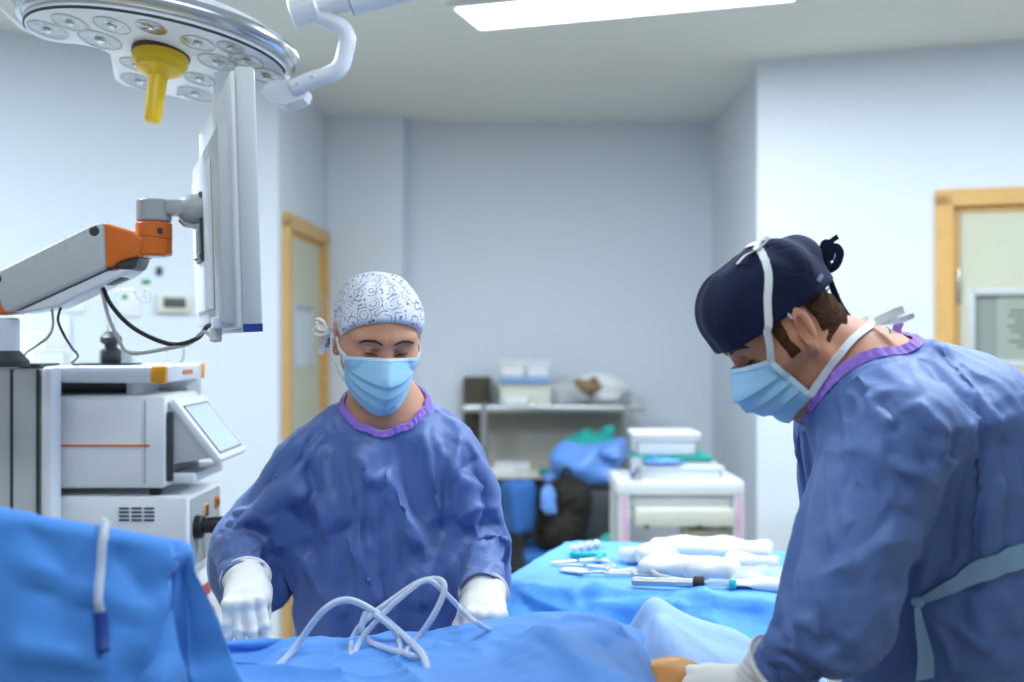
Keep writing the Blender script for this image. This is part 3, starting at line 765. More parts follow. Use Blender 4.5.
def cap_shape(name, H, sc, half, c, rad, brim_p, brim_n, m, parent, h=.0026, wr=.0022, extra=None, sk=((0, -.004, .032), (.0785, .0935, .088))):
    """cloth cap: rounded crown with shallow creases, cut by the brim"""
    g0 = rng(-.13, .13, h); g = F(g0, rng(-.14, .15, h), rng(-.08, .17, h))
    d = g.box(c, half, rad)
    d = smin(d, g.ell(*sk), .010)
    if extra: d = extra(g, d)
    a = np.arctan2(g.X, g.Y+.01)
    d = d+wr*(np.sin(a*9+18*g.Z+2*np.sin(30*g.X))*np.clip((g.Z-.02)/.06, 0, 1)*.6+np.sin(70*g.Y+45*g.Z+3*np.sin(40*g.X))*.35)
    bp = g.plane(brim_p, brim_n); d = smax(d, -bp, .006)
    d = smin(d, np.maximum(np.abs(bp-.004)-.0045, g.ell((0, -.010, .030), (.0815, .1035, .092))), .003) if False else d
    V, Q = nets(g, d); V = V*sc; mm = np.array(H); V = V @ mm[:3, :3].T+mm[:3, 3]
    return me_obj(name, np_mesh(name, V, Q), M[m], parent)
def over(bvh, H, sc, pts, off, n=8):
    """points pushed out to lie on a surface"""
    out = []; nrm = []
    for p in spline(pts, n):
        q = bvh.find_nearest(H @ (p*sc)); out.append(q[0]+q[1]*off); nrm.append(q[1])
    return out, nrm
def bvh_of(o): return BVHTree.FromPolygons([v.co.copy() for v in o.data.vertices], [tuple(p.vertices) for p in o.data.polygons])
def ribbon_on(bvh, H, sc, pts, w, off, name, m, parent, n=8):
    out, nrm = over(bvh, H, sc, pts, off, n); ups = []
    for i in range(len(out)):
        t = (out[min(i+1, len(out)-1)]-out[max(i-1, 0)]).normalized(); ups.append(t.cross(nrm[i]))
    return MB().ribbon(out, ups, w).build(name, m, parent)
def flat_bow(pts, w, name, m, parent, n=6):
    """tape whose flat side is turned to the room's front"""
    P = spline(pts, n); ups = []
    for i in range(len(P)):
        t = (P[min(i+1, len(P)-1)]-P[max(i-1, 0)]).normalized(); u = t.cross(V3((.1, 1, .15))); ups.append(u.normalized() if u.length > .05 else V3((0, 0, 1)))
    return MB().ribbon(P, ups, w).build(name, m, parent)
def free_ribbon(pts, up, w, name, m, parent, n=8, twist=0):
    P = spline(pts, n); ups = []
    for i in range(len(P)):
        t = (P[min(i+1, len(P)-1)]-P[max(i-1, 0)]).normalized(); ups.append(Quaternion(t, twist*i/len(P)) @ V3(up))
    return MB().ribbon(P, ups, w).build(name, m, parent)
def neck_trim(o, name, m, parent, w=.011, c=None, r=.11):
    """tape round the open edge of a gown's neck"""
    bm = bmesh.new(); bm.from_mesh(o.data); be = [e for e in bm.edges if e.is_boundary and all((v.co-c).length < r for v in e.verts)]
    nb = {}
    for e in be:
        a, b = e.verts; nb.setdefault(a, []).append(b); nb.setdefault(b, []).append(a)
    st = next(iter(nb)); loop = [st]; seen = {st}; cur = st
    while True:
        nx = [v for v in nb[cur] if v not in seen]
        if not nx: break
        cur = nx[0]; seen.add(cur); loop.append(cur)
    P = [v.co.copy() for v in loop]; k = len(P); bm.free()
    for _ in range(6): P = [(P[i-1]+P[i]*2+P[(i+1) % k])/4 for i in range(k)]
    P.append(P[0].copy()); cen = sum(P, V3())/len(P)
    nrm = V3()
    for i in range(k): nrm += (P[i]-cen).cross(P[i+1]-cen)
    nrm.normalize()
    if nrm.z < 0: nrm = -nrm
    vs = []; fs = []
    for i, p in enumerate(P):
        rd = (p-cen); rd = (rd-nrm*rd.dot(nrm)).normalized(); j = .0012*math.sin(i*1.9)
        for (a, b) in ((-.0035, w*.75), (.0015, w*.8), (.0075, -w*.35), (.0045, -w*.45)): vs.append(p+rd*(a+j)+nrm*b)
    for i in range(len(P)-1):
        for q in range(4): q2 = (q+1) % 4; fs.append((i*4+q, i*4+q2, i*4+4+q2, i*4+4+q))
    b = MB(); b.add(vs, fs); return b.build(name, M[m], parent)
# ---- the woman in the patterned cap
def cap_print():
    m = mat('printed_cap_cotton', (.80, .80, .86), .75, bump=.08, bscale=200, spec=.2); nt = m.node_tree; b = nt.nodes['Principled BSDF']
    N = lambda t, **k: nt.nodes.new(t)
    tc = N('ShaderNodeTexCoord'); col = None
    def mixin(prev, fac, c):
        x = N('ShaderNodeMix'); x.data_type = 'RGBA'; nt.links.new(fac, x.inputs[0])
        if isinstance(prev, tuple): x.inputs[6].default_value = prev
        else: nt.links.new(prev, x.inputs[6])
        x.inputs[7].default_value = c; return x.outputs[2]
    def math_(op, a, v=None, w=None):
        x = N('ShaderNodeMath'); x.operation = op; nt.links.new(a, x.inputs[0])
        if v is not None:
            if isinstance(v, float): x.inputs[1].default_value = v
            else: nt.links.new(v, x.inputs[1])
        if w is not None: x.inputs[2].default_value = w
        return x.outputs[0]
    def voro(scale, rnd=1.):
        v = N('ShaderNodeTexVoronoi'); v.inputs['Scale'].default_value = scale; v.inputs['Randomness'].default_value = rnd; nt.links.new(tc.outputs['Object'], v.inputs['Vector']); return v
    def noise(scale, det=1.):
        v = N('ShaderNodeTexNoise'); v.inputs['Scale'].default_value = scale; v.inputs['Detail'].default_value = det; nt.links.new(tc.outputs['Object'], v.inputs['Vector']); return v
    # curled line work: thin contour lines of a warped cell distance, shown in patches
    v = voro(40.); n = noise(42., 2.); d = math_('MULTIPLY_ADD', v.outputs['Distance'], 26., 0.); d2 = math_('MULTIPLY_ADD', n.outputs['Fac'], 16., 0.)
    s = math_('SINE', math_('ADD', d, d2)); line = math_('GREATER_THAN', s, .78); gate = math_('GREATER_THAN', noise(60.).outputs['Fac'], .42)
    c = mixin((.80, .80, .87, 1), math_('MULTIPLY', line, gate), (.22, .26, .32, 1))
    # small leaves / butterflies
    v2 = voro(70.); n2 = noise(110., 2.); bl = math_('GREATER_THAN', math_('SUBTRACT', math_('MULTIPLY', n2.outputs['Fac'], .62), math_('MULTIPLY', v2.outputs['Distance'], .9)), .15)
    sep = N('ShaderNodeSeparateColor'); nt.links.new(v2.outputs['Color'], sep.inputs[0])
    c = mixin(c, math_('MULTIPLY', bl, math_('GREATER_THAN', sep.outputs[0], .62)), (.17, .17, .15, 1))
    c = mixin(c, math_('MULTIPLY', bl, math_('LESS_THAN', sep.outputs[0], .16)), (.36, .50, .66, 1))
    v3 = voro(105.); dot = math_('LESS_THAN', v3.outputs['Distance'], .20); sp3 = N('ShaderNodeSeparateColor'); nt.links.new(v3.outputs['Color'], sp3.inputs[0])
    c = mixin(c, math_('MULTIPLY', dot, math_('GREATER_THAN', sp3.outputs[1], .88)), (.62, .07, .12, 1))
    nt.links.new(c, b.inputs['Base Color']); return m
M['cap_w'] = cap_print()
wf = V3((.30, -.90, -.36))
HW = frame((-.248, 2.035, 1.509), wf, (0.02, 0, 1)); WS = .95
JW = dict(pelvis=V3((-.245, 2.20, .90)), waist=V3((-.245, 2.17, 1.03)), chest=V3((-.243, 2.13, 1.20)), neck=V3((-.237, 2.095, 1.375)),
          shr=V3((-.388, 2.10, 1.262)), shl=V3((-.122, 2.10, 1.264)), elr=V3((-.528, 2.12, 1.118)), ell=V3((-.060, 2.14, 1.105)),
          wrr=px(247, 585, 1.87), wrl=px(484, 600, 1.86), har=px(252, 605, 1.84), hal=px(486, 606, 1.83),
          hipl=V3((-.155, 2.21, .84)), hipr=V3((-.335, 2.21, .84)), knl=V3((-.15, 2.20, .46)), knr=V3((-.34, 2.20, .46)), anl=V3((-.15, 2.24, .07)), anr=V3((-.34, 2.24, .07)))
JW['foot'] = V3((0, -1, 0)); JW['fwd'] = (0, -1, 0)
woman = person('person', 'woman in a white patterned surgical cap and indigo gown leaning over the draped patient', JW, HW, WS, False, 'skin_w')
eyes(woman, HW, WS)
bvw = bvh_of(woman)
brows(woman, HW, WS, bvw, .0030)
mw, msw = mask(woman, HW, WS, .55, [(.104, -.006), (.128, -.042), (.127, -.074), (.114, -.104), (.084, -.132)], (.069, .050, -.024), (.064, .036, -.080), bvw)
capw = cap_shape('surgical_cap', HW, WS, (.0825, .100, .076), (0, -.010, .040), .074, (0, .085, .060), (0, -.64, .77), 'cap_w', woman, wr=.0020)
bcw = bvh_of(capw)
# brim fold, ties and bow behind the viewer-left ear
def brim_edge(H, sc, bvh, p, n, m, parent, w, ang0=-2.5, ang1=2.5, out=.0006):
    nn = V3(n).normalized(); P = []
    for k in range(49):
        a = ang0+(ang1-ang0)*k/48; q = V3((.15*math.sin(a), -.01+.16*math.cos(a), 0)); q.z = p[2]-(nn.y*(q.y-p[1])+nn.x*(q.x-p[0]))/nn.z
        P.append(q)
    return P
for s in (-1, 1):
    a = msw.P(s*.985, .02, .001)
    if s > 0:   # her right ear faces the left of the picture
        knot = V3((s*.081, -.060, -.020))
    else: knot = V3((s*.081, -.060, -.015))
    b_, n_ = over(bvw, HW, WS, [a, V3((s*.076, .005, -.010)), V3((s*.080, -.030, -.010)), knot], .0025, 8)
    pts = [HW @ (a*WS)]+b_[3:]
    MB().ribbon(pts, HW.to_3x3() @ V3((0, .25, 1)), .0095*WS).build('mask_strap', M['tie'], mw)
    a2 = msw.P(s*.985, .97, .001); pts = [HW @ (a2*WS)]+[HW @ (q*WS) for q in (V3((s*.072, .012, -.070)), V3((s*.083, -.022, -.045)), knot)]
    free_ribbon(pts, HW.to_3x3() @ V3((0, .8, .6)), .0095*WS, 'mask_strap', M['tie'], mw, 6)
kn = HW @ (V3((.086, -.062, -.018))*WS)
L = lambda dx, dz, dy=0: kn+V3((dx, dy, dz))
free_ribbon([L(0, 0), L(-.012, .022, .01), L(-.026, .026, .02), L(-.020, .008, .02), L(0, 0)], (0, 1, .2), .014, 'strap_bow', M['tie'], mw, 6)
free_ribbon([L(0, 0), L(-.014, -.004, -.01), L(-.026, .002, -.015), L(-.018, .014, -.01), L(0, .004)], (0, 1, .3), .013, 'strap_bow', M['tie'], mw, 6)
free_ribbon([L(0, 0), L(-.010, -.018), L(-.016, -.040, .005)], (.4, 1, 0), .011, 'strap_bow', M['tie'], mw, 6, 1.2)
free_ribbon([L(.006, .01), L(.004, -.012, .01), L(-.006, -.036, .016)], (.8, .5, 0), .016, 'cap_tie', M['cap_w'], capw, 6, .8)
free_ribbon([L(.014, .0), L(.018, -.018, .01), L(.014, -.034, .012)], (.8, .5, 0), .014, 'cap_tie', M['cap_w'], capw, 6, -.8)
CU = dict(spread=.10, sc=.92)
gl_wr = hand('surgical_glove', JW['wrr'], (.16, -.95, -.22), (-.12, -.2, .97), -1, [(.92, .32, .2), (.95, .36, .22), (.92, .32, .2), (.85, .3, .2)], woman, cuff_dir=JW['elr']-JW['wrr'], cuff=.036, thumb=(.05, .80, -.75), **CU)
gl_wl = hand('surgical_glove', JW['wrl'], (.06, -.97, -.12), (.10, -.1, .99), 1, [(1.0, .45, .3), (1.05, .5, .3), (1.1, .5, .3), (1.15, .5, .3)], woman, cuff_dir=JW['ell']-JW['wrl'], cuff=.034, thumb=(.45, .75, -.6), **CU)
collider(woman, group=CG)
cfw = {'r': JW['wrr']+(JW['elr']-JW['wrr']).normalized()*.018, 'l': JW['wrl']+(JW['ell']-JW['wrl']).normalized()*.014}
NCW = JW['neck']+V3((0, -.018, -.02)); NNW = V3((.03, -.36, .93))
gw, pin, Vg = gown('surgical_gown', JW, woman, 'gown_w', (.080, .070, .037), woman, NCW, NNW, .34, cfw, k=.90, neck_r=.066)
cloth(gw, pin, CG, -.11, bend=1.5, tens=40)
# ---- the man in the navy cap
mf = V3((-.80, -.06, -.60))
HM = frame((.402, 1.60, 1.524), mf, (-.6, 0, .8)); MS = 1.01
JM = dict(pelvis=V3((.775, 1.66, .93)), waist=V3((.735, 1.64, 1.07)), chest=V3((.645, 1.63, 1.315)), neck=V3((.520, 1.615, 1.452)),
          shl=px(905, 430, 1.46), shr=px(848, 418, 1.79), ell=px(850, 598, 1.42), elr=V3((.625, 1.86, 1.15)),
          wrl=px(754, 692, 1.53), wrr=px(858, 668, 1.70), hal=px(738, 694, 1.55), har=px(850, 680, 1.68),
          hipl=V3((.79, 1.56, .87)), hipr=V3((.79, 1.76, .87)), knl=V3((.76, 1.56, .48)), knr=V3((.78, 1.76, .48)), anl=V3((.83, 1.56, .07)), anr=V3((.85, 1.76, .07)))
JM['foot'] = V3((-1, 0, 0)); JM['fwd'] = (-.8, 0, -.3)
man = person('person', 'man in a navy cap and blue gown bending over the patient at right', JM, HM, MS, True, 'skin_m')
eyes(man, HM, MS); bvm = bvh_of(man); brows(man, HM, MS, bvm, .0042)
mm_, msm = mask(man, HM, MS, .25, [(.105, -.002), (.126, -.034), (.124, -.060), (.107, -.082), (.080, -.103)], (.064, .066, -.016), (.060, .050, -.090), bvm)
def mcap(g, d):
    d = smin(d, g.ell((0, -.078, .070), (.040, .022, .026)), .02)
    return d
capm = cap_shape('scrub_cap', HM, MS, (.082, .095, .082), (0, .010, .040), .066, (0, .06, .022), (0, -.04, 1), 'navy', man, wr=.0024, extra=mcap, sk=((0, .008, .032), (.0785, .084, .088)))
bcm = bvh_of(capm)
collider(man, group=CG)
cfm = {'r': JM['wrr']+(JM['elr']-JM['wrr']).normalized()*.055, 'l': JM['wrl']+(JM['ell']-JM['wrl']).normalized()*.05}
NCM = JM['neck']+V3((.004, -.004, .0)); NNM = V3((-.76, 0, .65))
def back_hump(g, d): return smin(d, g.ell((.655, 1.63, 1.415), (.12, .17, .10)), .05)
gm, pin, Vg = gown('surgical_gown', JM, man, 'gown_m', (.086, .069, .042), man, NCM, NNM, .34, cfm, k=1.04, neck_r=.076, extra=back_hump)
cloth(gm, pin, CG, -.10, bend=1.5, tens=40)
# gloves
gl_ml = hand('surgical_glove', JM['wrl'], (-.93, .10, -.05), (-.05, -.55, .83), 1, [(.45, .6, .3), (.5, .6, .3), (.5, .6, .3), (.5, .6, .3)], man, cuff_dir=JM['ell']-JM['wrl'], cuff=.06, thumb=(.25, .95, .10), cuff_r=(.034, .046))
gl_mr = hand('surgical_glove', JM['wrr'], (-.45, -.55, -.70), (-.5, -.3, .8), -1, [(.4, .5, .3)]*4, man, cuff_dir=JM['elr']-JM['wrr'], cuff=.065, cuff_r=(.034, .045))
# ---------------------------------------------------------------- operating table, patient and drapes
def sheet(name, org, e1, e2, L1, L2, step, m, label, cat, z_off=0.0, group=None):
    n1, n2 = int(L1/step), int(L2/step); vs = []; e1 = V3(e1).normalized(); e2 = V3(e2).normalized()
    for j in range(n2+1):
        for i in range(n1+1):
            p = V3(org)+e1*(L1*i/n1)+e2*(L2*j/n2); vs.append((p.x, p.y, p.z+.0015*math.sin(i*2.1+j*1.3)))
    fs = [(j*(n1+1)+i, j*(n1+1)+i+1, (j+1)*(n1+1)+i+1, (j+1)*(n1+1)+i) for j in range(n2) for i in range(n1)]
    o = mesh_obj(name, vs, fs, M[m], None, True); return tag(o, label, cat, group)
# operating table
ot = thing('operating_table', (-.1, 1.50, 0), 'operating table hidden under the blue patient drape', 'operating table')
MB().box((-.12, 1.47, .84), (1.10, .50, .05), bev=.01).build('table_frame', M['steel'], ot)
MB().box((-.12, 1.47, .90), (1.06, .48, .07), bev=.02).build('mattress', M['black'], ot)
MB().box((-.12, 1.47, .44), (.26, .22, .76), bev=.02).build('column', M['lgrey'], ot)
MB().box((-.12, 1.47, .04), (.70, .40, .08), bev=.02).build('base', M['lgrey'], ot)
# patient under the drape: torso and one knee that shows at the drape's end
def patient():
    g = F(rng(-.75, .50, .010), rng(1.18, 1.80, .010), rng(.86, 1.14, .008))
    d = g.ell((-.25, 1.50, .935), (.36, .19, .065))
    d = smin(d, g.chain([V3((.02, 1.56, .955)), V3((.235, 1.585, .992)), V3((.36, 1.60, .945))], [.075, .043, .036], .04), .06)
    d = smin(d, g.cap((-.62, 1.50, .96), (-.50, 1.50, .95), .075, .07), .05)
    d = smin(d, g.chain([V3((.02, 1.40, .955)), V3((.22, 1.39, .965))], [.075, .055], .04), .06)
    V, Q = nets(g, d); o = me_obj('person', np_mesh('person', V, Q), M['iodine'])
    return tag(o, 'draped patient, only an orange-stained patch of skin showing beside the gloved hand', 'person')
pat = patient()
# what the drapes rest on, besides patient and table
def form(name, parts):
    mb = MB()
    for p in parts: mb.box(*p)
    o = mb.build(name, M['whitem'], None); return o
g = F(rng(-.62, .32, .012), rng(1.22, 1.82, .012), rng(.90, 1.16, .01))
top_ = 1.022+np.clip((g.X+.42)/.58, 0, 1)*.054
d_ = np.maximum(np.maximum(np.abs(g.X+.205)-.395, np.abs(g.Y-1.54)-.215), g.Z-top_); d_ = smax(smax(smax(np.abs(g.X+.205)-.395, np.abs(g.Y-1.54)-.215, .08), g.Z-top_, .08), .93-g.Z, .02)
V_, Q_ = nets(g, d_); pads = me_obj('support_bolster', np_mesh('support_bolster', V_, Q_), M['whitem'])
tag(pads, 'padded bolster under the patient drape', 'bolster'); pads.parent = ot; pads.matrix_parent_inverse = parent_world(ot).inverted(); del pads['label']; del pads['category']
scr = thing('anaesthesia_screen', (-.55, 1.20, 0), 'bent steel anaesthesia screen frame under the blue drape at left', 'screen frame')
SA, SB = px(-70, 512, 1.17), px(177, 556, 1.30)
sb = MB().tube([SA+V3((0, 0, -.5)), SA+V3((0, 0, -.06)), SA+V3((.02, .01, -.01)), SA+(SB-SA)*.15, SB-(SB-SA)*.04, SB], .010, 12).build('screen_bar', M['steel'], scr)
sb2 = MB().tube([SB, SB+V3((.006, .008, -.012)), SB+V3((-.05, .12, -.10)), SB+V3((-.10, .28, -.20)), SB+V3((-.10, .28, -.42))], .010, 12).build('screen_bar', M['steel'], scr)
for c_ in (pat, pads, sb, sb2): collider(c_, .004, 12, CD_)
tb = bpy.data.objects['mattress']; collider(tb, .004, 12, CD_)
e = (SB-SA).normalized(); f_ = V3((-e.y, e.x, 0)).normalized()
def hung_drape():
    """sheet laid over the screen bar: front fall, a cone of folds off the free end, rear fall"""
    dl = (SB-SA); cols = []                                  # each column: (apex, horizontal side, drop direction, fold amount)
    NA, NB, NC = 46, 60, 40; sd = -f_
    for i in range(NA): t = -.12+1.12*i/NA; cols.append((SA+dl*t, sd, (V3((0, 0, -1))+sd*(.16+.10*math.sin(t*3.0)+.10*t**3)+V3((-.05*(1-t), 0, 0))).normalized(), 0.))
    K = [V3((-.11, -.46, -1)), V3((.0, -.08, -1)), V3((.12, -.10, -1)), V3((.44, .02, -1)), V3((.30, .26, -1)), V3((.05, .30, -1))]
    for i, d in enumerate(spline(K, NB//5)): cols.append((SB.copy(), V3((d.x, d.y, 0)).normalized(), d.normalized(), math.sin(math.pi*min(1, i/NB))))
    for i in range(NC+1): t = 1-1.1*i/NC; cols.append((SA+dl*t, f_, (V3((0, 0, -1))+f_*(.28*t+.05)).normalized(), 0.))
    rows = [(.020*math.cos(w), .020*math.sin(w)) for w in np.linspace(math.pi/2, .05, 6)]; L_ = np.concatenate([np.arange(.008, .80, .012)])
    vs = []; fs = []
    for j in range(len(rows)+len(L_)):
        for (p, sdv, d, f) in cols:
            if j < len(rows): vs.append(p+sdv*rows[j][0]+V3((0, 0, rows[j][1])))
            else: vs.append(p+sdv*.020+d*L_[j-len(rows)])
    n = len(cols)
    for j in range(len(rows)+len(L_)-1):
        for i in range(n-1): k = j*n+i; fs.append((k, k+1, k+n+1, k+n))
    o = mesh_obj('screen_drape', vs, fs, M['drape_l'], None, True)
    bm = bmesh.new(); bm.from_mesh(o.data); bmesh.ops.recalc_face_normals(bm, faces=bm.faces[:]); bm.to_mesh(o.data); bm.free()
    return tag(o, 'deep blue drape hung over the raised screen at the lower left corner', 'drape')
dr_s = hung_drape()
dr_p = sheet('patient_drape', (-.62, .95, 1.10), (1, .02, 0), (0, 1, 0), .91, 1.12, .0135, 'drape', 'blue drape over the patient with clear tubing lying on it', 'drape')
cloth(dr_p, None, CD_, 0, mass=.35, tens=30, bend=3, coll=.004, damp=1.5)
# pale sheet over the leg board beyond the knee
lb = form('leg_board', [((.30, 1.74, .84), (.42, .26, .05), None, .015, 2)])
lb.parent = ot; lb.matrix_parent_inverse = parent_world(ot).inverted(); collider(lb, .004, 12, CD_)
def leg_sheet():
    """pale sheet: a ridge near the knee, then a slope falling away to the right"""
    xs = rng(.06, .66, .011); ts = rng(0, 1.0, .011); vs = []
    for t in ts:
        for x in xs:
            y = 1.60+t if t < .33 else 1.93+.10*(1-math.exp(-(t-.33)*9)); drop = 0 if t < .33 else (t-.33)*.95
            r = .262+.02*math.sin(y*9)
            h = 1.036-max(x-r-.02, 0)*.50-max(r-x, 0)*1.3; h -= .02*math.exp(-((x-r)/.02)**2)*0
            h -= .16*(1.93-min(y, 1.93)); h += .006*math.sin(x*31+y*14)
            z = h-drop
            if t >= .30: z += .012*math.exp(-((t-.33)/.03)**2)
            vs.append((x, y, max(z, .30)))
    n = len(xs); fs = [(j*n+i, j*n+i+1, (j+1)*n+i+1, (j+1)*n+i) for j in range(len(ts)-1) for i in range(n-1)]
    o = mesh_obj('leg_drape', vs, fs, M['drape_p'], None, True)
    return tag(o, 'pale blue sheet sloping down beside the gloved hand of the man', 'drape')
dr_l = leg_sheet()
# instrument table
TZ = .985; TA = V3((-.02, 2.36, 0)); T1 = V3((.94, -.34, 0)); T2 = V3((.34, .94, 0))
it = thing('instrument_table', TA+T1*.5+T2*.27, 'instrument table hidden under the bright blue cover behind the patient', 'instrument table')
def trect(a0, a1, b0, b1): return [TA+T1*a0+T2*b0, TA+T1*a1+T2*b0, TA+T1*a1+T2*b1, TA+T1*a0+T2*b1]
mb = MB(); q = trect(0, 1.0, 0, .52); mb.prism([(p.x, p.y) for p in q], .03, Matrix.Translation((0, 0, TZ-.035))); ttop = mb.build('table_top', M['steel'], it, smooth=False); collider(ttop, .003, 15, CD_)
q = trect(-.02, 1.0, -.17, -.02); mb = MB(); mb.prism([(p.x, p.y) for p in q], .02, Matrix.Translation((0, 0, .850))); tl_ = mb.build('cover_prop', M['steel'], it, smooth=False); collider(tl_, .003, 15, CD_)  # unseen prop added to slope the cover's front so it catches more light
for (a, b) in ((.04, .04), (.96, .04), (.96, .48), (.04, .48)):
    p = TA+T1*a+T2*b; MB().tube([(p.x, p.y, .0), (p.x, p.y, TZ-.03)], .014, 10).build('leg', M['steel'], it)
o_ = TA-T1*.30-T2*.46; dr_t = sheet('table_cover', (o_.x, o_.y, TZ+.02), T1, T2, 1.50, 1.17, .016, 'drape_t', 'bright blue cover on the instrument table behind the draped patient', 'table cover')
cloth(dr_t, None, CD_, -.015, mass=.35, tens=30, bend=3, coll=.004, damp=1.5)
# ---------------------------------------------------------------- equipment at the left
def cyl(mb, a, b, r, n=24, bev=.003):
    a, b = V3(a), V3(b); L = (b-a).length; R = (b-a).to_track_quat('Z', 'Y').to_matrix().to_4x4()
    mb.lathe([(r-bev, 0), (r, bev), (r, L-bev), (r-bev, L)], n, Matrix.Translation(a) @ R); return mb
CD = 2.40                                        # near side of the cart
ct = thing('equipment_cart', (-1.0, 2.56, 0), 'grey and white equipment cart with orange shelf corners and a grey column', 'cart')
XF = -.757
MB().box(((-1.30+XF)/2, CD+.15, 1.4265), (XF+1.30, .30, .037), bev=.008).build('top_shelf', M['white'], ct)
MB().box((XF-.016, CD+.0095, 1.4265), (.034, .023, .0390), bev=.006).build('shelf_corner', M['amber'], ct)
MB().box((XF-.002, CD+.292, 1.4265), (.012, .022, .040), bev=.006).build('shelf_corner', M['amber'], ct)
MB().box((XF+.0005, CD+.165, 1.428), (.003, .075, .010)).build('shelf_logo', M['orange'], ct)
MB().box((-1.03, CD+.27, 1.365), (.56, .03, .09), bev=.004).build('rear_panel', M['whitem'], ct)
MB().box((-.855, CD+.16, 1.378), (.016, .2, .06), bev=.003).build('shelf_bracket', M['white'], ct)
MB().box((-1.03, CD+.25, 1.384), (.5, .012, .008), bev=.003).build('shelf_rail', M['greyp'], ct)
col = MB().box((-1.176, CD-.03, .75), (.36, .10, 1.39), bev=.012).build('column', M['lgrey'], ct)
for gx in (-1.055, -1.000): MB().box((gx, CD-.0805, .80), (.006, .003, 1.28)).build('column_groove', M['dgrey'], col, smooth=False)
MB().box((-1.176, CD-.03, 1.449), (.362, .104, .006), bev=.002).build('column_cap', M['dgrey'], col)
MB().box((-.982, CD-.055, .75), (.026, .06, 1.392), bev=.012).build('column_edge', M['white'], col)
MB().box((-1.03, CD+.15, .955), (.56, .30, .02), bev=.005).build('middle_shelf', M['lgrey'], ct)
MB().box((-1.03, CD+.15, .12), (.60, .40, .06), bev=.02).build('base', M['lgrey'], ct)
for sx in (-1.28, -.78):
    for sy in (CD, CD+.30): cyl(MB(), (sx, sy-.012, .045), (sx, sy+.012, .045), .045).build('caster', M['black'], ct)
# imaging console with a fold-out touch screen
cz0, cz1 = 1.178, 1.380
cn = thing('imaging_console', (-.98, CD+.15, cz0), 'white console with an orange stripe and a fold-out touch screen on the cart', 'medical console')
b = MB().box(((-1.27+XF)/2, CD+.135, (cz0+cz1)/2), (XF+1.27, .27, cz1-cz0), bev=.010).build('casing', M['whitem'], cn)
MB().box((-1.03, CD-.001, 1.272), (.48, .003, .004)).build('orange_stripe', M['orange'], cn, smooth=False)
MB().box((-.800, CD-.0005, (cz0+cz1)/2), (.0025, .002, cz1-cz0-.02)).build('panel_seam', M['greyp'], cn, smooth=False)
MB().box((XF+.001, CD+.135, (cz0+cz1)/2), (.004, .235, cz1-cz0-.03), bev=.002).build('front_recess', M['greyp'], cn)
MB().box((XF+.008, CD+.012, (cz0+cz1)/2-.01), (.012, .010, cz1-cz0-.05), bev=.002).build('hinge_post', M['dgrey'], cn)
for yy in (CD+.03, CD+.235):
    for xx in (XF-.03, -1.2): MB().lathe([(.012, 0), (.014, .004), (.014, .016), (.012, .0165)], 16, Matrix.Translation((xx, yy, cz0-.016))).build('foot', M['black'], cn)
# screen: top edge stays at the casing, the lower edge swings out
tp, bt = V3((XF+.006, 0, cz1-.012)), V3((XF+.112, 0, cz0+.055))
dn = (bt-tp).normalized(); nr = V3((-dn.z, 0, dn.x)); nr = -nr if nr.x < 0 else nr
Rm = Matrix(((dn.x, 0, nr.x, 0), (dn.y, 1, nr.y, 0), (dn.z, 0, nr.z, 0), (0, 0, 0, 1))); Lg = (bt-tp).length
Ts = Matrix.Translation((tp+bt)/2+V3((0, CD+.135, 0))) @ Rm
sc_ = MB().box((0, 0, 0), (Lg, .235, .018), Ts, bev=.005).build('touch_screen', M['whitem'], cn)
MB().box((.004, .0, .0098), (Lg-.045, .185, .002), Ts).build('display', M['screen'], sc_, smooth=False)
fr = MB(); 
for s in (-1, 1): fr.box((.004, s*.0945, .0100), (Lg-.038, .003, .0024), Ts); fr.box((.004+s*(Lg-.042)/2, 0, .0100), (.003, .19, .0024), Ts)
fr.build('display_border', M['dgrey'], sc_, smooth=False)
for yy in (CD+.020, CD+.250):
    MB().add([(XF, yy, cz1-.02), (tp.x+dn.x*Lg*.92, yy, tp.z+dn.z*Lg*.92), (XF, yy, cz0+.05), (XF, yy+.004, cz1-.02), (tp.x+dn.x*Lg*.92, yy+.004, tp.z+dn.z*Lg*.92), (XF, yy+.004, cz0+.05)], [(0, 1, 2), (5, 4, 3), (0, 3, 4, 1), (1, 4, 5, 2), (2, 5, 3, 0)]).build('screen_side', M['lgrey'], sc_, smooth=False)
MB().box((XF+.03, CD+.135, cz0+.02), (.06, .24, .022), bev=.006).build('front_lip', M['white'], cn)
# light source below
XL = -.709; lz0, lz1 = .985, 1.160
ls = thing('light_source', (-.98, CD+.15, lz0), 'white unit with slotted vents and black cable plugs below the console', 'medical console')
MB().box(((-1.27+XL)/2, CD+.14, (lz0+lz1)/2), (XL+1.27, .28, lz1-lz0), bev=.008).build('casing', M['whitem'], ls)
vt = MB()
for i in range(3):
    for j in range(4): vt.box((-.846+.0275*i, CD-.0008, 1.135-.0085*j), (.022, .002, .0040))
vt.build('vent', M['dgrey'], ls, smooth=False)
MB().box((XL+.001, CD+.14, 1.075), (.004, .235, .150), bev=.004).build('front_panel', M['greyp'], ls)
for (yy, zz, r, L) in ((CD+.055, 1.085, .026, .020), (CD+.055, 1.085, .014, .055)):
    cyl(MB(), (XL, yy, zz), (XL+L, yy, zz), r).build('socket', M['black'], ls)
cyl(MB(), (XL, CD+.135, 1.110), (XL+.007, CD+.135, 1.110), .017).build('socket', M['amber'], ls)
MB().box((XL+.003, CD+.135, 1.110), (.012, .022, .026), bev=.003).build('socket', M['dgrey'], ls)
MB().box((XL+.003, CD+.225, 1.115), (.010, .024, .028), bev=.003).build('socket', M['orange'], ls)
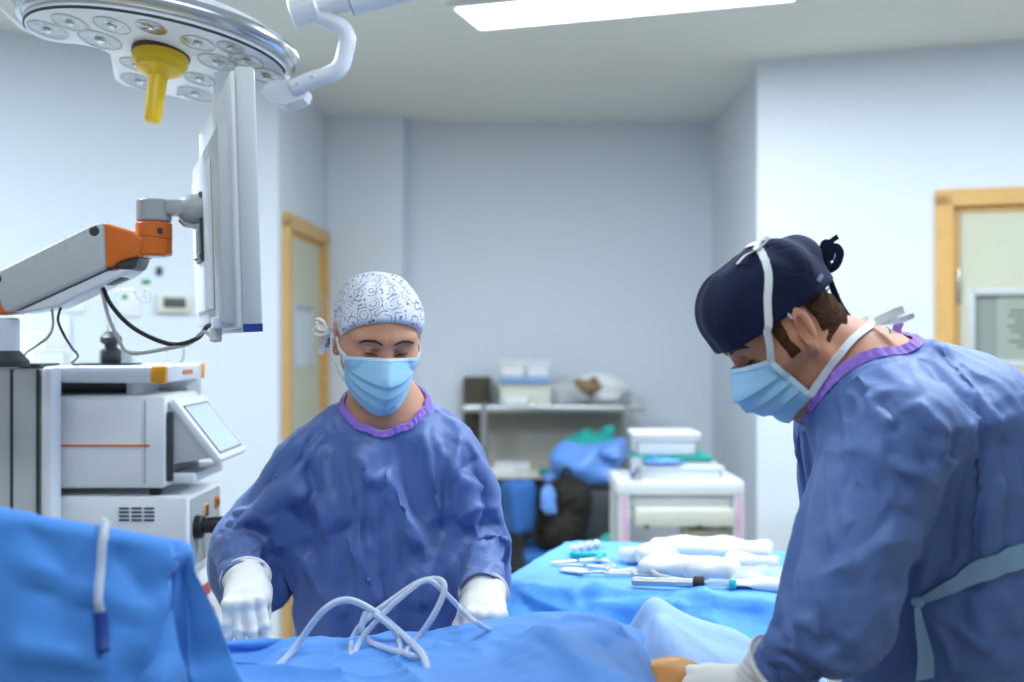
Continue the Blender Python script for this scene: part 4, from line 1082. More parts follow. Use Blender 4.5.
MB().box((XL+.006, CD+.225, 1.115), (.010, .014, .018), bev=.003).build('socket', M['dgrey'], ls)
plug = tag(MB().tube(spline([(XL+.01, CD+.10, 1.085), (XL+.06, CD+.10, 1.088), (XL+.10, CD+.09, 1.080), (XL+.125, CD+.10, 1.05), (XL+.11, CD+.14, .98)], 8), .0135, 12).build('light_cable', M['black']), 'thick black cable plugged into the white unit with vents', 'cable')
# pump below with red fittings
pm = thing('irrigation_pump', (-.98, CD+.15, .80), 'white pump with a red label and an orange fitting, low on the cart', 'pump')
MB().box(((-1.27+XL)/2, CD+.14, .885), (XL+1.27, .28, .115), bev=.008).build('casing', M['whitem'], pm)
MB().box((XL+.001, CD+.13, .925), (.003, .10, .028)).build('label_plate', mat('red_label', (.62, .10, .07), .5), pm)
cyl(MB(), (XL, CD+.11, .885), (XL+.03, CD+.11, .885), .012).build('fitting', M['amber'], pm)
low = tag(MB().box((-1.03, CD+.15, .47), (.42, .24, .62), bev=.02).build('suction_canister', M['lgrey']), 'pale storage unit standing in the foot of the equipment cart', 'storage unit')
# monitor arm
AD = 2.15
arm = thing('monitor_boom', (-1.03, AD, 1.45), 'grey swing arm with orange joints that carries the monitor', 'monitor arm')
p = lambda u, v, d=AD: px(u, v, d)
cyl(MB(), p(2, 368), p(2, 318), .032).build('arm_post', M['white'], arm)
MB().lathe([(.05, 0), (.05, .012), (.034, .03), (.03, .034)], 28, Matrix.Translation(p(2, 367))).build('post_collar', M['dgrey'], arm)
def slab(name, pts, y0, y1, m, parent, bev=.006):
    bm = bmesh.new(); vs = [bm.verts.new((q.x, y0, q.z)) for q in pts]; f = bm.faces.new(vs); r = bmesh.ops.extrude_face_region(bm, geom=[f])
    for v in r['geom']:
        if isinstance(v, bmesh.types.BMVert): v.co.y = y1
    bmesh.ops.recalc_face_normals(bm, faces=bm.faces[:]); bmesh.ops.bevel(bm, geom=bm.edges[:], offset=bev, segments=3, profile=.5, affect='EDGES')
    return MB().bm(bm).build(name, m, parent, auto=.5)
slab('arm_joint', [p(-30, 262), p(4, 276), p(18, 314), p(-30, 316)], AD-.036, AD+.05, M['orange'], arm)
bo = slab('arm_beam', [p(0, 281), p(9, 271), p(100, 226), p(111, 224), p(113, 268), p(108, 272), p(18, 313), p(12, 312)], AD-.040, AD+.055, M['lgrey'], arm, .007)
slab('beam_underside', [p(20, 314), p(112, 272), p(136, 270), p(128, 276), p(60, 308)], AD-.030, AD+.05, M['white'], arm, .004)
MB().box(p(112, 281, AD+.005), (.055, .05, .012), bev=.003, rot=Matrix.Rotation(-.38, 4, 'Y')).build('cable_port', M['black'], arm)
for (u, v) in ((102, 233), (6, 280)): cyl(MB(), V3((p(u, v).x, AD-.0425, p(u, v).z)), V3((p(u, v).x, AD-.03, p(u, v).z)), .0105).build('pivot_cap', M['dgrey'], bo)
MB().box((p(74, 246).x, AD-.0403, p(74, 246).z), (.0012, .001, .028)).build('beam_seam', M['greyp'], bo)
slab('arm_elbow', [p(110, 224), p(138, 233), p(150, 240), p(146, 257), p(126, 262), p(116, 269), p(112, 268)], AD-.036, AD+.05, M['orange'], arm)
slab('elbow_recess', [p(118, 268), p(128, 261), p(144, 258), p(140, 268), p(135, 271)], AD-.028, AD+.04, M['dgrey'], arm, .003)
sw = cyl(MB(), p(154, 256), p(154, 222.5), .0345, 40).build('swivel_joint', M['orange'], arm)
cyl(MB(), p(154, 257.2), p(154, 255.8), .024, 32, .0005).build('swivel_plate', M['white'], sw)
MB().tube([p(154, 237.5)+V3((.0347*math.cos(a), .0347*math.sin(a), -.004*math.cos(a))) for a in np.linspace(0, 2*math.pi, 49)], .0006, 6).build('swivel_seam', M['dgrey'], sw)
cyl(MB(), V3((p(165, 232).x, AD-.034, p(165, 232).z)), V3((p(165, 232).x, AD-.027, p(165, 232).z)), .006).build('screw_cap', M['dgrey'], sw)
cyl(MB(), p(154, 222), p(154, 200), .0335, 40).build('swivel_head', M['greyp'], arm)
MB().box(p(179, 208, AD), (.046, .045, .030), bev=.008).build('tilt_bracket', M['greyp'], arm)
g = F(rng(-.72, -.56, .004), rng(2.05, 2.26, .004), rng(1.67, 1.84, .004))
c_ = p(197, 209, AD+.01); d = g.ell((c_.x, c_.y, c_.z), (.043, .038, .030)); d = smax(d, g.X-(c_.x+.024), .006)
V, Q = nets(g, d); me_obj('tilt_knuckle', np_mesh('tilt_knuckle', V, Q), M['greyp'], arm)
MB().tube([p(181, 219), p(186, 224), p(196, 226), p(203, 224)], .008, 10).build('tilt_clip', M['chrome'], arm)
# monitor seen from behind, edge on
ma = V3((-.35, .937, 0)).normalized(); mn = V3((-ma.y, ma.x, 0)); mo = V3((-.444, 1.90, 0))
Mm = Matrix(((ma.x, mn.x, 0, mo.x), (ma.y, mn.y, 0, mo.y), (0, 0, 1, 0), (0, 0, 0, 1)))
Mm = Mm @ Matrix.Translation((0, 0, 1.745)) @ Matrix.Rotation(-.030, 4, 'X') @ Matrix.Translation((0, 0, -1.745))
mon = thing('medical_monitor', mo+V3((0, 0, 1.5)), 'big white flat monitor seen edge-on from behind, hanging on the swing arm', 'monitor')
MB().box((.325, .010, 1.745), (.65, .034, .458), Mm, bev=.006).build('monitor_frame', M['lgrey'], mon)
MB().box((.325, -.0078, 1.752), (.60, .002, .40), Mm).build('display', M['lcd'], mon, smooth=False)
MB().box((.325, .0295, 1.745), (.636, .010, .444), Mm, bev=.004).build('back_rim', M['white'], mon)
bk = MB().box((.31, .043, 1.706), (.54, .028, .350), Mm, bev=.008).build('back_cover', M['lgrey'], mon)
MB().box((.34, .060, 1.70), (.36, .008, .28), Mm, bev=.006).build('back_bulge', M['white'], mon)
MB().box((.33, .066, 1.725), (.11, .008, .135), Mm, bev=.002).build('mount_plate', M['dgrey'], mon)
for za in (1.668, 1.782):
    for aa in (.285, .375): MB().lathe([(.004, 0), (.005, .002), (.003, .005)], 10, Mm @ Matrix.Translation((aa, .070, za)) @ Matrix.Rotation(-math.pi/2, 4, 'X')).build('screw', M['chrome'], mon)
MB().box((-.0008, .010, 1.523), (.002, .033, .014), Mm).build('corner_strip', M['dblue'], mon)
MB().box((.12, .052, 1.535), (.05, .03, .022), Mm, bev=.004).build('cable_cover', M['white'], mon)
cyl(MB(), Mm @ V3((.12, .06, 1.528)), Mm @ V3((.12, .062, 1.500)), .011).build('plug', M['cream'], mon)
pe = Mm @ V3((.11, .058, 1.525))
def cable(name, pts, r, m, label, cat='cable', n=10): return tag(MB().tube(spline(pts, 12), r, n).build(name, M[m]), label, cat)
cable('monitor_cable', [p(100, 281), p(112, 306), p(135, 329), p(170, 344), p(196, 339, 2.1), px(208, 326, 2.05), pe], .0045, 'black', 'thick black cable hanging in an arc from the swing arm to the monitor')
cable('monitor_cable', [p(101, 282), p(107, 312), p(118, 338), p(130, 353), p(165, 349), p(190, 343, 2.12), px(204, 332, 2.06), Mm @ V3((.12, .062, 1.502))], .0038, 'cable_g', 'pale grey cable hanging below the black cable of the monitor')
cable('arm_cable', [p(52, 309), p(53, 325), p(48, 337), p(36, 346, 2.2), p(26, 353, 2.3), px(20, 362, 2.38)], .0026, 'cable_g', 'thin grey cable dropping from the underside of the swing arm')
cable('arm_cable', [p(61, 307), p(58, 320), p(64, 335), p(72, 348, 2.25), px(78, 356, 2.36), px(72, 363, 2.42)], .0026, 'black', 'thin black cable dropping from the underside of the swing arm')
# things on the cart top
SZ = 1.4455
hs = thing('camera_holder', (-.945, CD+.10, SZ), 'dark grey clamp with two pale tubes standing on the cart top', 'holder')
d0 = CD+.10; q = lambda u, v: px(u, v, d0)
MB().lathe([(.020, 0), (.022, .004), (.022, .030), (.014, .036), (.014, .042), (.024, .048), (.024, .058), (.017, .066), (.014, .072)], 24, Matrix.Translation((q(111, 0).x, d0, SZ+.004))).build('clamp', M['dgrey'], hs)
MB().tube([q(108, 337), q(107, 315), q(108, 290)], .0034, 8).build('tube', M['tie'], hs); MB().tube([q(115, 337), q(115, 292), q(118, 290), q(134, 290)], .0028, 8).build('tube', M['tie'], hs)
MB().tube(spline([q(133, 290), q(140, 300), q(148, 302), q(150, 293), q(144, 290), q(146, 300)], 8), .0028, 8).build('clear_hook', M['clear'], hs)
tag(MB().box((q(108, 0).x, d0, SZ+.002), (.125, .10, .004), bev=.001).build('instrument_tray', M['black']), 'flat black tray under the dark clamp on the cart top', 'tray')
def open_box(name, c, s, m, t=.002, bot=True):
    x, y, z = s; mb = MB()
    mb.box((c[0], c[1], c[2]+t/2), (x, y, t))
    for k in (-1, 1): mb.box((c[0]+k*(x-t)/2, c[1], c[2]+z/2), (t, y, z)); mb.box((c[0], c[1]+k*(y-t)/2, c[2]+z/2), (x-2*t, t, z))
    return mb.build(name, M[m], None, smooth=False)
tag(open_box('clear_tub', (q(112, 0).x, d0+.05, SZ+.001), (.075, .06, .032), 'clear'), 'small clear tub behind the dark clamp on the cart top', 'tub')
wb = tag(open_box('white_tub', (px(57, 0, CD+.12).x, CD+.12, SZ), (.064, .09, .030), 'whitem'), 'white tub with a lid at the left end of the cart top', 'tub')
MB().box((px(57, 0, CD+.12).x, CD+.12, SZ+.032), (.068, .094, .004), bev=.001).build('lid', M['clear'], wb)
tag(MB().box((px(18, 0, CD+.2).x, CD+.20, SZ+.038), (.11, .07, .075), bev=.012).build('device_box', M['white']), 'white rounded device behind the post of the swing arm', 'device')
lp_ = [q(166+9*(1-math.cos(a)), 353-12*math.sin(a)) for a in np.linspace(-math.pi*.5, math.pi*1.35, 28)]
tag(MB().ribbon(lp_, (0, 1, 0), .016, .0006).build('tape_loop', M['tie']), 'loop of white tape standing on the edge of the cart top', 'tape')
# ---------------------------------------------------------------- surgical lamps
def lamp_head(name, label, centre, roll, dip, S_=1.0, handle=True, group=None):
    e1 = V3((math.cos(roll), 0, -math.sin(roll))); e2 = V3((0, math.cos(dip), -math.sin(dip))); e2 = (e2-e1*e2.dot(e1)).normalized(); n = e1.cross(e2)
    if n.z > 0: n = -n                                   # n points down
    T = Matrix(((e1.x, e2.x, -n.x, centre[0]), (e1.y, e2.y, -n.y, centre[1]), (e1.z, e2.z, -n.z, centre[2]), (0, 0, 0, 1)))
    if T.to_3x3().determinant() < 0: pass
    root = thing(name, centre, label, 'surgical lamp', group)
    R = .285
    poly = [(-.283, .035), (-.262, .058), (-.225, .062), (-.18, .053), (-.135, .058), (-.122, .080), (-.138, .235), (-.124, .262), (-.04, .282), (.070, .300), (.090, .285), (.098, .175), (.105, .100), (.128, .080), (.155, .078), (.19, .092), (.25, .108), (.279, .090)]
    poly = [(x-.20*max(0, y-.11), y) for x, y in poly]
    for k in range(41):
        a = math.radians(8-196*k/40); poly.append((R*math.cos(a), R*math.sin(a)*.64+.02))
    bm = bmesh.new(); vs = [bm.verts.new((x*S_, y*S_, 0)) for x, y in poly]; f = bm.faces.new(vs); r = bmesh.ops.extrude_face_region(bm, geom=[f])
    up = [v for v in r['geom'] if isinstance(v, bmesh.types.BMVert)]
    for v in up: v.co.z = .036*S_
    bmesh.ops.recalc_face_normals(bm, faces=bm.faces[:])
    be = [e for e in bm.edges if len(e.link_faces) == 2 and e.calc_face_angle(0) > 1.2]
    bmesh.ops.bevel(bm, geom=be, offset=.009*S_, segments=3, profile=.5, affect='EDGES')
    body = MB().bm(bm, T).build('lamp_housing', M['lampw'], root, auto=.5)
    arc = [T @ V3((R*1.005*S_*math.cos(a), (R*.645*math.sin(a)+.02)*S_, .034*S_)) for a in np.linspace(math.radians(14), math.radians(-194), 60)]
    MB().tube(arc, .021*S_, 14).build('rim', M['chrome'], root)
    arc = [T @ V3((R*.985*S_*math.cos(a), (R*.628*math.sin(a)+.02)*S_, .004*S_)) for a in np.linspace(math.radians(2), math.radians(-182), 60)]
    MB().tube(arc, .0035*S_, 8).build('trim_line', M['dgrey'], root)
    mb = MB(); dome = []
    for j in range(9):
        t = j/8; dome.append((R*.97*math.cos(t*1.35), .045+.075*math.sin(t*1.35)))
    mb.lathe([(r*S_, z*S_) for r, z in dome], 48, T @ Matrix.Translation((0, .02*S_, 0)) @ Matrix.Diagonal((1, .6, 1, 1))); mb.build('top_cover', M['white'], root)
    spots = [(-.225, -.01, .040), (-.115, .0, .044), (-.155, -.068, .036), (-.06, -.088, .036), (-.070, .112, .036), (-.095, .215, .042), (.066, .140, .034), (.030, .240, .040), (.135, .022, .040), (.115, -.066, .034), (.205, -.012, .036), (.235, .055, .040), (.03, -.110, .030), (.185, -.070, .028)]
    for (x, y, r) in spots:
        Mx = T @ Matrix.Translation((x*S_, y*S_, -.0006))
        ring = MB().lathe([(r*S_*1.0, -.0012), (r*S_*1.07, -.0012), (r*S_*1.09, .002), (r*S_*.99, .002)], 28, Mx, True).build('lens_ring', M['lgrey'], root)
        prof = [(r*S_*.99, -.0008), (r*S_*.80, .006), (r*S_*.5, .014), (r*S_*.2, .018), (.0005, .0185)]
        MB().lathe([(q, -.0008-z*0+.0001*i) for i, (q, z) in enumerate(prof)], 28, Mx).build('reflector', M['refl'], ring)
        b = bmesh.new(); bmesh.ops.create_uvsphere(b, u_segments=14, v_segments=8, radius=r*S_*.30)
        MB().bm(b, Mx @ Matrix.Translation((0, 0, -.001)) @ Matrix.Diagonal((1, 1, .5, 1))).build('bulb_shield', M['chrome'], ring)
    if handle:
        H_ = T @ Matrix.Translation((.012*S_, .020*S_, 0)) @ Matrix.Rotation(math.pi, 4, 'X') @ Matrix.Rotation(.09, 4, 'Y')
        hd = MB().lathe([(.052, .004), (.055, .008), (.055, .022), (.051, .027), (.048, .030), (.045, .038), (.028, .046), (.0195, .052), (.0185, .060), (.0180, .11), (.0168, .142), (.0150, .1465), (.010, .148)], 40, H_).build('handle_grip', M['yellow'], root)
        MB().lathe([(.052, -.002), (.0575, -.001), (.0575, .007), (.052, .008)], 40, H_).build('handle_collar', M['collar'], hd)
        for a in (-1.9, -2.3): MB().lathe([(.003, 0), (.0035, .001), (.0035, .003), (.003, .0035)], 10, H_ @ Matrix.Translation((.0545*math.cos(a), .0545*math.sin(a), .015)) @ Matrix.Rotation(math.pi/2, 4, 'Y')).build('handle_button', M['black'], hd)
        for u in (-.012, .010): MB().lathe([(.004, 0), (.004, .0012), (.003, .0014)], 10, T @ Matrix.Translation((u*S_-.005, .262*S_, 0)) @ Matrix.Rotation(math.pi, 4, 'X')).build('indicator', M['khaki'], root)
    return root, T
M['refl'] = mat('facet_reflector', (.45, .46, .45), .18, 1., bump=.35, bscale=70, var=.25, vscale=55)
M['collar'] = mat('brown_collar', (.10, .055, .03), .5, var=.1)
LCN = px(153, 48, 2.2)
lamp, LT = lamp_head('surgical_lamp', 'big white surgical lamp with round reflectors and a yellow handle, upper left', LCN, .157, .175, .93)
d0 = 2.2; q = lambda u, v, d=2.2: px(u, v, d)
jb = MB()
jb.add([q(262, 92), q(272, 101), q(284, 105), q(303, 98), q(306, 88), q(296, 80), q(276, 80), q(265, 84)]+[v+V3((0, .07, .0)) for v in (q(262, 92), q(272, 101), q(284, 105), q(303, 98), q(306, 88), q(296, 80), q(276, 80), q(265, 84))],
       [tuple(range(8)), tuple(range(15, 7, -1))]+[(i, 8+i, 8+(i+1) % 8, (i+1) % 8) for i in range(8)])
jb.build('yoke_block', M['white'], lamp, auto=.9)
MB().tube(spline([q(292, 88), q(312, 80), q(328, 75), q(340, 67), q(345, 52), q(347, 38), q(341, 27), q(328, 20), q(312, 14)], 6), [.0175]*49, 18).build('yoke_tube', M['white'], lamp)
cyl(MB(), q(291, 14), q(318, 6), .031, 32, .004).build('yoke_hub', M['white'], lamp)
cyl(MB(), q(316, 7), q(352, 0), .022, 28, .002).build('hub_sleeve', M['white'], lamp)
cyl(MB(), q(350, 3), q(445, -22), .027, 28, .003).build('spring_arm', M['white'], lamp)
cyl(MB(), q(349.5, 3), q(351, 2.5), .0275, 28, .0002).build('sleeve_seam', M['greyp'], lamp)
MB().tube([q(440, -20), q(460, -26), q(470, -60)], .026, 16).build('spring_arm', M['white'], lamp)
cyl(MB(), (q(470, -60).x, 2.2, q(470, -60).z-.01), (q(470, -60).x, 2.2, CEIL_Z), .032, 28).build('ceiling_stem', M['white'], lamp)
MB().lathe([(.10, -.03), (.11, -.02), (.11, 0), (.10, 0)], 32, Matrix.Translation((q(470, -60).x, 2.2, CEIL_Z))).build('ceiling_flange', M['white'], lamp)
for (u, v) in ((297, 84), (312, 77)): cyl(MB(), q(u, v, 2.181), q(u, v, 2.186), .0035, 12, .0005).build('screw', M['lgrey'], lamp)
L2 = px(-118, -20, 2.1)
lamp2, _ = lamp_head('surgical_lamp', 'second white surgical lamp, only its rounded edge showing in the top left corner', L2, -.75, .25, .85, False)
cyl(MB(), L2+V3((-.05, .02, .06)), L2+V3((-.08, .03, .35)), .02).build('yoke_tube', M['white'], lamp2)
cyl(MB(), L2+V3((-.08, .03, .33)), V3((L2.x-.08, L2.y+.03, CEIL_Z)), .03).build('ceiling_stem', M['white'], lamp2)
# ---------------------------------------------------------------- small things on the left wall
def on_wall(u, v, off=0.0):
    k = (u-512)/FPX; dx, dy = LD.x, LD.y
    # (LC + s*LD).x = k * (LC + s*LD).y
    s = (k*LC[1]-LC[0])/(dx-k*dy); y = LC[1]+s*dy; n = V3((-LD.y, LD.x, 0)); n = n if n.y < 0 else -n
    return px(u, v, y)+n*off, math.atan2(-LD.y, -LD.x)
def wall_box(name, u0, v0, u1, v1, t, m, label, cat, bev=.004):
    a, rz = on_wall((u0+u1)/2, (v0+v1)/2, t/2); b, _ = on_wall(u0, v0); c, _ = on_wall(u1, v1)
    o = MB().box(a, ((V3((b.x, b.y, 0))-V3((c.x, c.y, 0))).length, t, b.z-c.z), bev=bev, rz=rz).build(name, M[m]); return tag(o, label, cat), rz
o, rz = wall_box('wall_thermostat', 156, 294, 190, 313, .03, 'cream', 'cream wall gauge box with a dark display on the left wall', 'gauge')
a, _ = on_wall(173, 303, .031); MB().box(a, (.10, .004, .045), bev=.001, rz=rz).build('display', M['lcd'], o)
wall_box('wall_label', 142, 279.5, 150, 284, .006, 'green', 'tiny dark green label on the left wall above the pale tubes', 'label', .001)
wall_box('wall_switch', 156, 267, 161.5, 275, .015, 'dgrey', 'small dark switch on the left wall near the orange joint', 'switch', .002)
o, rz = wall_box('socket_plate', 117, 292, 140, 317, .012, 'white', 'pale wall plate with a green dot behind the pale tubes', 'wall plate')
a, _ = on_wall(124, 297, .013); MB().box(a, (.022, .004, .020), bev=.006, rz=rz).build('indicator', M['green'], o)
wall_box('wall_plate', 62, 302, 84, 313, .012, 'whitem', 'pale blank wall plate under the swing arm', 'wall plate')
wall_box('counter_edge', 14, 314, 70, 352, .03, 'white', 'white panel on the left wall behind the arm cables', 'wall panel')
# ---------------------------------------------------------------- the back of the room
q = lambda u, v, d: px(u, v, d)
RY = 6.05
rk = thing('steel_rack', (.14, RY+.2, 0), 'steel rack with an upper shelf and a counter against the back wall', 'rack')
z1 = CZ-(409-341)/FPX*RY; z2 = CZ-(474-341)/FPX*RY; x0, x1 = q(463, 0, RY).x, q(645, 0, RY).x
MB().box(((x0+x1)/2, RY+.17, z1), (x1-x0, .34, .035), bev=.006).build('upper_shelf', M['steel'], rk)
xl, xr = q(484, 0, RY).x, q(627, 0, RY).x
for x in (xl, xr):
    for y in (RY+.012, RY+.33): MB().tube([(x, y, .0), (x, y, z1+.10 if x == xr else z1+.02)], .020, 12).build('post', M['steel'], rk)
MB().box(((xl+xr)/2, RY+.30, (z1+z2)/2), (xr-xl, .012, z1-z2), bev=.002).build('back_panel', mat('beige_grey_panel', (.40, .38, .34), .5, var=.06), rk)
xc = q(572, 0, RY).x
MB().box(((xl+xc)/2-.02, RY+.12, z2), (xc-xl+.04, .42, .035), bev=.008).build('counter', M['cream'], rk)
MB().box(((xl+xr)/2, RY+.17, .16), (xr-xl, .30, .02), bev=.003).build('lower_shelf', M['steel'], rk)
MB().box(((xl+xr)/2, RY+.315, .45), (xr-xl, .015, .55), bev=.002).build('under_counter_panel', M['dgrey'], rk)  # dark grey sheet across the back, below the counter
cb = tag(MB().box((q(477, 0, 6.42).x, 6.455, .645), (.16, .09, 1.29), bev=.006).build('dark_panel', mat('dark_brown_panel', (.07, .055, .035), .6, var=.2)), 'dark upright board at the left end of the steel rack', 'board')
def blob(name, c, r, m, label, cat, seed=0, amp=.25, h=.012, parts=5, group=None, flat=0):
    """soft bundle of crumpled sheet or cloth"""
    rs = random.Random(seed); R = max(r)*1.35; g = F(rng(c[0]-r[0]*1.5, c[0]+r[0]*1.5, h), rng(c[1]-r[1]*1.5, c[1]+r[1]*1.5, h), rng(c[2]-r[2]*1.6, c[2]+r[2]*1.6, h)); d = g.ell(c, [k*.85 for k in r])
    for i in range(parts):
        o = [c[k]+r[k]*rs.uniform(-.55, .55) for k in range(3)]; e = [r[k]*rs.uniform(.35, .6) for k in range(3)]
        d = smin(d, g.ell(o, e, Matrix.Rotation(rs.uniform(-1, 1), 4, 'Y')), r[2]*.3)
    w = min(r)
    d = d+amp*w*.35*(np.sin(g.X/w*3.1+1.3*np.sin(g.Z/w*2.3)+seed)*np.sin(g.Y/w*2.7+seed*2)+.6*np.sin(g.Z/w*5.1+g.X/w*2.2+seed))
    d = smax(d, (c[2]-r[2]*.9)-g.Z, .01)
    V, Q = nets(g, d); return tag(me_obj(name, np_mesh(name, V, Q), M[m]), label, cat, group)
zt = z1+.0175
def crate(name, u0, v0, u1, v1, d, dep, m, label, cat, zb=None, lid=None, t=.008):
    a, b = q(u0, v0, d), q(u1, v1, d); zb = b.z if zb is None else zb; x, y, z = b.x-a.x, dep, a.z-zb; c = ((a.x+b.x)/2, d+dep/2); mb = MB()
    mb.box((c[0], c[1], zb+t/2), (x*.9, y*.9, t))
    for k in (-1, 1):
        for (cx, cy, sx, sy) in ((k*(x-t)/2, 0, t, y), (0, k*(y-t)/2, x, t)): mb.box((c[0]+cx, c[1]+cy, zb+z/2), (sx, sy, z), bev=.002)
    mb.box((c[0], d-.004, a.z-.008), (x+.02, .012, .014), bev=.004); mb.box((c[0], d+dep+.004, a.z-.008), (x+.02, .012, .014), bev=.004)
    o = tag(mb.build(name, M[m]), label, cat)
    if lid: MB().box((c[0], c[1], a.z+.008), (x+.03, y+.03, .016), bev=.005).build('lid', M[lid], o)
    return o
# on the upper shelf
crate('supply_box', 499, 385, 552, 404, RY+.03, .25, 'cream', 'open beige box under the blue tray on the rack shelf', 'box', zt)
zb = q(0, 385, RY+.06).z+.002
tag(MB().box((q(524, 0, RY+.16).x, RY+.17, q(0, 381, RY+.06).z), (.29, .24, .035), bev=.014).build('blue_tray', mat('blue_tray_plastic', (.24, .42, .72), .4)), 'blue tray on top of the beige box on the rack shelf', 'tray').location = (0, 0, 0)
crate('white_carton', 501, 363, 524, 377, RY+.08, .16, 'whitem', 'white carton on the blue tray, first from the left', 'carton', None, 'whitem')
crate('white_carton', 527, 364, 549, 377, RY+.08, .16, 'white', 'white carton on the blue tray, next to the first carton', 'carton', None, 'white')
blob('plastic_bag', (q(568, 0, 6.2).x, 6.2, zt+.075), (.12, .12, .09), 'clear', 'cloudy plastic bag on the rack shelf right of the beige box', 'bag', 3)
blob('paper_bundle', (q(588, 0, 6.15).x, 6.17, zt+.095), (.10, .10, .045), 'brown', 'brown crumpled paper bundle on the rack shelf', 'paper', 5)
blob('supply_bag', (q(597, 0, 6.28).x, 6.28, zt+.085), (.20, .08, .10), 'whitem', 'large white supply bag at the right end of the rack shelf', 'bag', 9)
blob('gauze_pack', (q(608, 0, 6.12).x, 6.13, zt+.05), (.09, .07, .05), 'paper', 'small white pack in front of the large white bag on the rack shelf', 'pack', 12)
tag(MB().box((q(516, 0, 6.13).x, 6.10, zt+.024), (.13, .12, .046), bev=.006).build('white_pack', M['white']), 'flat white pack at the front edge of the rack shelf', 'pack')
# on the counter
zc = z2+.0175
tag(MB().box((q(512, 0, 6.1).x, 6.12, zc+.022), (.20, .20, .044), bev=.008).build('paper_stack', M['paper']), 'stack of white paper on the rack counter', 'paper')
tag(MB().box((q(500, 0, 6.1).x, 6.02, zc+.008), (.16, .08, .015), bev=.003).build('document_folder', M['whitem']), 'thin white folder in front of the paper stack on the rack counter', 'folder')
tag(MB().box((q(549, 0, 6.0).x, 5.97, zc+.012), (.12, .07, .022), bev=.005).build('green_pack', M['teal']), 'small green pack near the end of the rack counter', 'pack')
tag(MB().box((q(565, 0, 5.98).x, 5.96, zc+.018), (.07, .08, .034), bev=.012).build('gauze_roll', M['white']), 'small white roll at the end of the rack counter', 'roll')
# bag of laundry between the counter and the white trolley
hb = thing('laundry_stand', (q(590, 0, 5.75).x, 5.88, 0), 'dark stand holding the blue bag beside the rack', 'stand')
cx = q(590, 0, 5.75).x
MB().box((cx, 5.88, .38), (.34, .26, .68), bev=.02).build('stand_body', M['dgrey'], hb)
MB().tube([(cx-.16, 5.80, .02), (cx+.16, 5.80, .02)], .02, 10).build('foot_bar', M['steel'], hb)
blob('laundry_bag', (q(590, 0, 5.7).x, 5.84, .855), (.235, .14, .125), 'bluebag', 'blue plastic bag lying on the dark stand beside the rack', 'bag', 21, .35, parts=7)
blob('green_drapes', (q(592, 0, 5.8).x, 5.93, .945), (.18, .10, .070), 'teal', 'green cloths bulging out of the top of the blue bag', 'cloth', 33, .35)
blob('blue_glove_pack', (q(611, 0, 5.72).x, 5.72, .92), (.075, .05, .045), 'bluebag', 'folded blue sheet at the right end of the blue bag', 'cloth', 35)
# chair with a black rucksack
ch = thing('office_chair', (q(545, 0, 5.45).x, 5.5, 0), 'blue upholstered chair in front of the rack', 'chair')
bx = q(520, 0, 5.4).x
g = F(rng(bx-.16, bx+.16, .008), rng(5.25, 5.75, .012), rng(.45, .92, .01))
d = g.box((bx, 5.5, .675), (.072, .10, .130), .034, Matrix.Rotation(-.14, 4, 'Y') @ Matrix.Rotation(.35, 4, 'Z')); d = smax(d, -g.ell((bx+.20, 5.5, .72), (.19, .4, .3)), .02) if False else d
V, Q = nets(g, d); me_obj('backrest', np_mesh('backrest', V, Q), M['bluec'], ch)
MB().box((bx+.25, 5.5, .445), (.46, .42, .06), bev=.025).build('seat', M['bluec'], ch)
MB().tube([(bx+.03, 5.5, .56), (bx+.02, 5.5, .43), (bx+.2, 5.5, .40)], .014, 10).build('back_bar', M['dgrey'], ch)
cyl(MB(), (bx+.25, 5.5, .10), (bx+.25, 5.5, .42), .025).build('gas_post', M['dgrey'], ch)
for k in range(5):
    a = k*2*math.pi/5+.3; L_ = MB().tube([(bx+.25, 5.5, .11), (bx+.25+.26*math.cos(a), 5.5+.26*math.sin(a), .075)], [.022, .014], 10).build('leg', M['dgrey'], ch)
    cyl(MB(), (bx+.25+.26*math.cos(a)-.012, 5.5+.26*math.sin(a), .03), (bx+.25+.26*math.cos(a)+.012, 5.5+.26*math.sin(a), .03), .03).build('caster', M['black'], L_)
g = F(rng(.05, .48, .011), rng(5.25, 5.65, .014), rng(.44, .90, .011)); kx = q(562, 0, 5.45).x
d = g.box((kx, 5.45, .63), (.135, .12, .155), .06, Matrix.Rotation(.10, 4, 'Y')); d = smin(d, g.ell((kx+.03, 5.43, .74), (.10, .10, .10)), .06); d = smin(d, g.ell((kx-.02, 5.34, .57), (.10, .06, .085)), .03)
d = d+.006*np.sin(g.X*55+3*np.sin(g.Z*30))*np.sin(g.Z*42)
V, Q = nets(g, d); rs_ = tag(me_obj('rucksack', np_mesh('rucksack', V, Q), M['bag']), 'bulky black rucksack standing on the blue chair', 'rucksack')
MB().ribbon(spline([(kx-.06, 5.36, .80), (kx-.12, 5.31, .70), (kx-.13, 5.31, .58), (kx-.08, 5.33, .50)], 6), (0, 1, .2), .035, .003).build('strap', M['bag'], rs_)
MB().tube(spline([(kx, 5.42, .84), (kx+.02, 5.42, .875), (kx+.05, 5.42, .845)], 6), .008, 8).build('handle', M['bag'], rs_)
blob('blue_cloth', (q(549, 0, 5.3).x, 5.27, .74), (.035, .03, .085), 'bluebag', 'small blue cloth hanging between the chair back and the rucksack', 'cloth', 44, .2, .006)
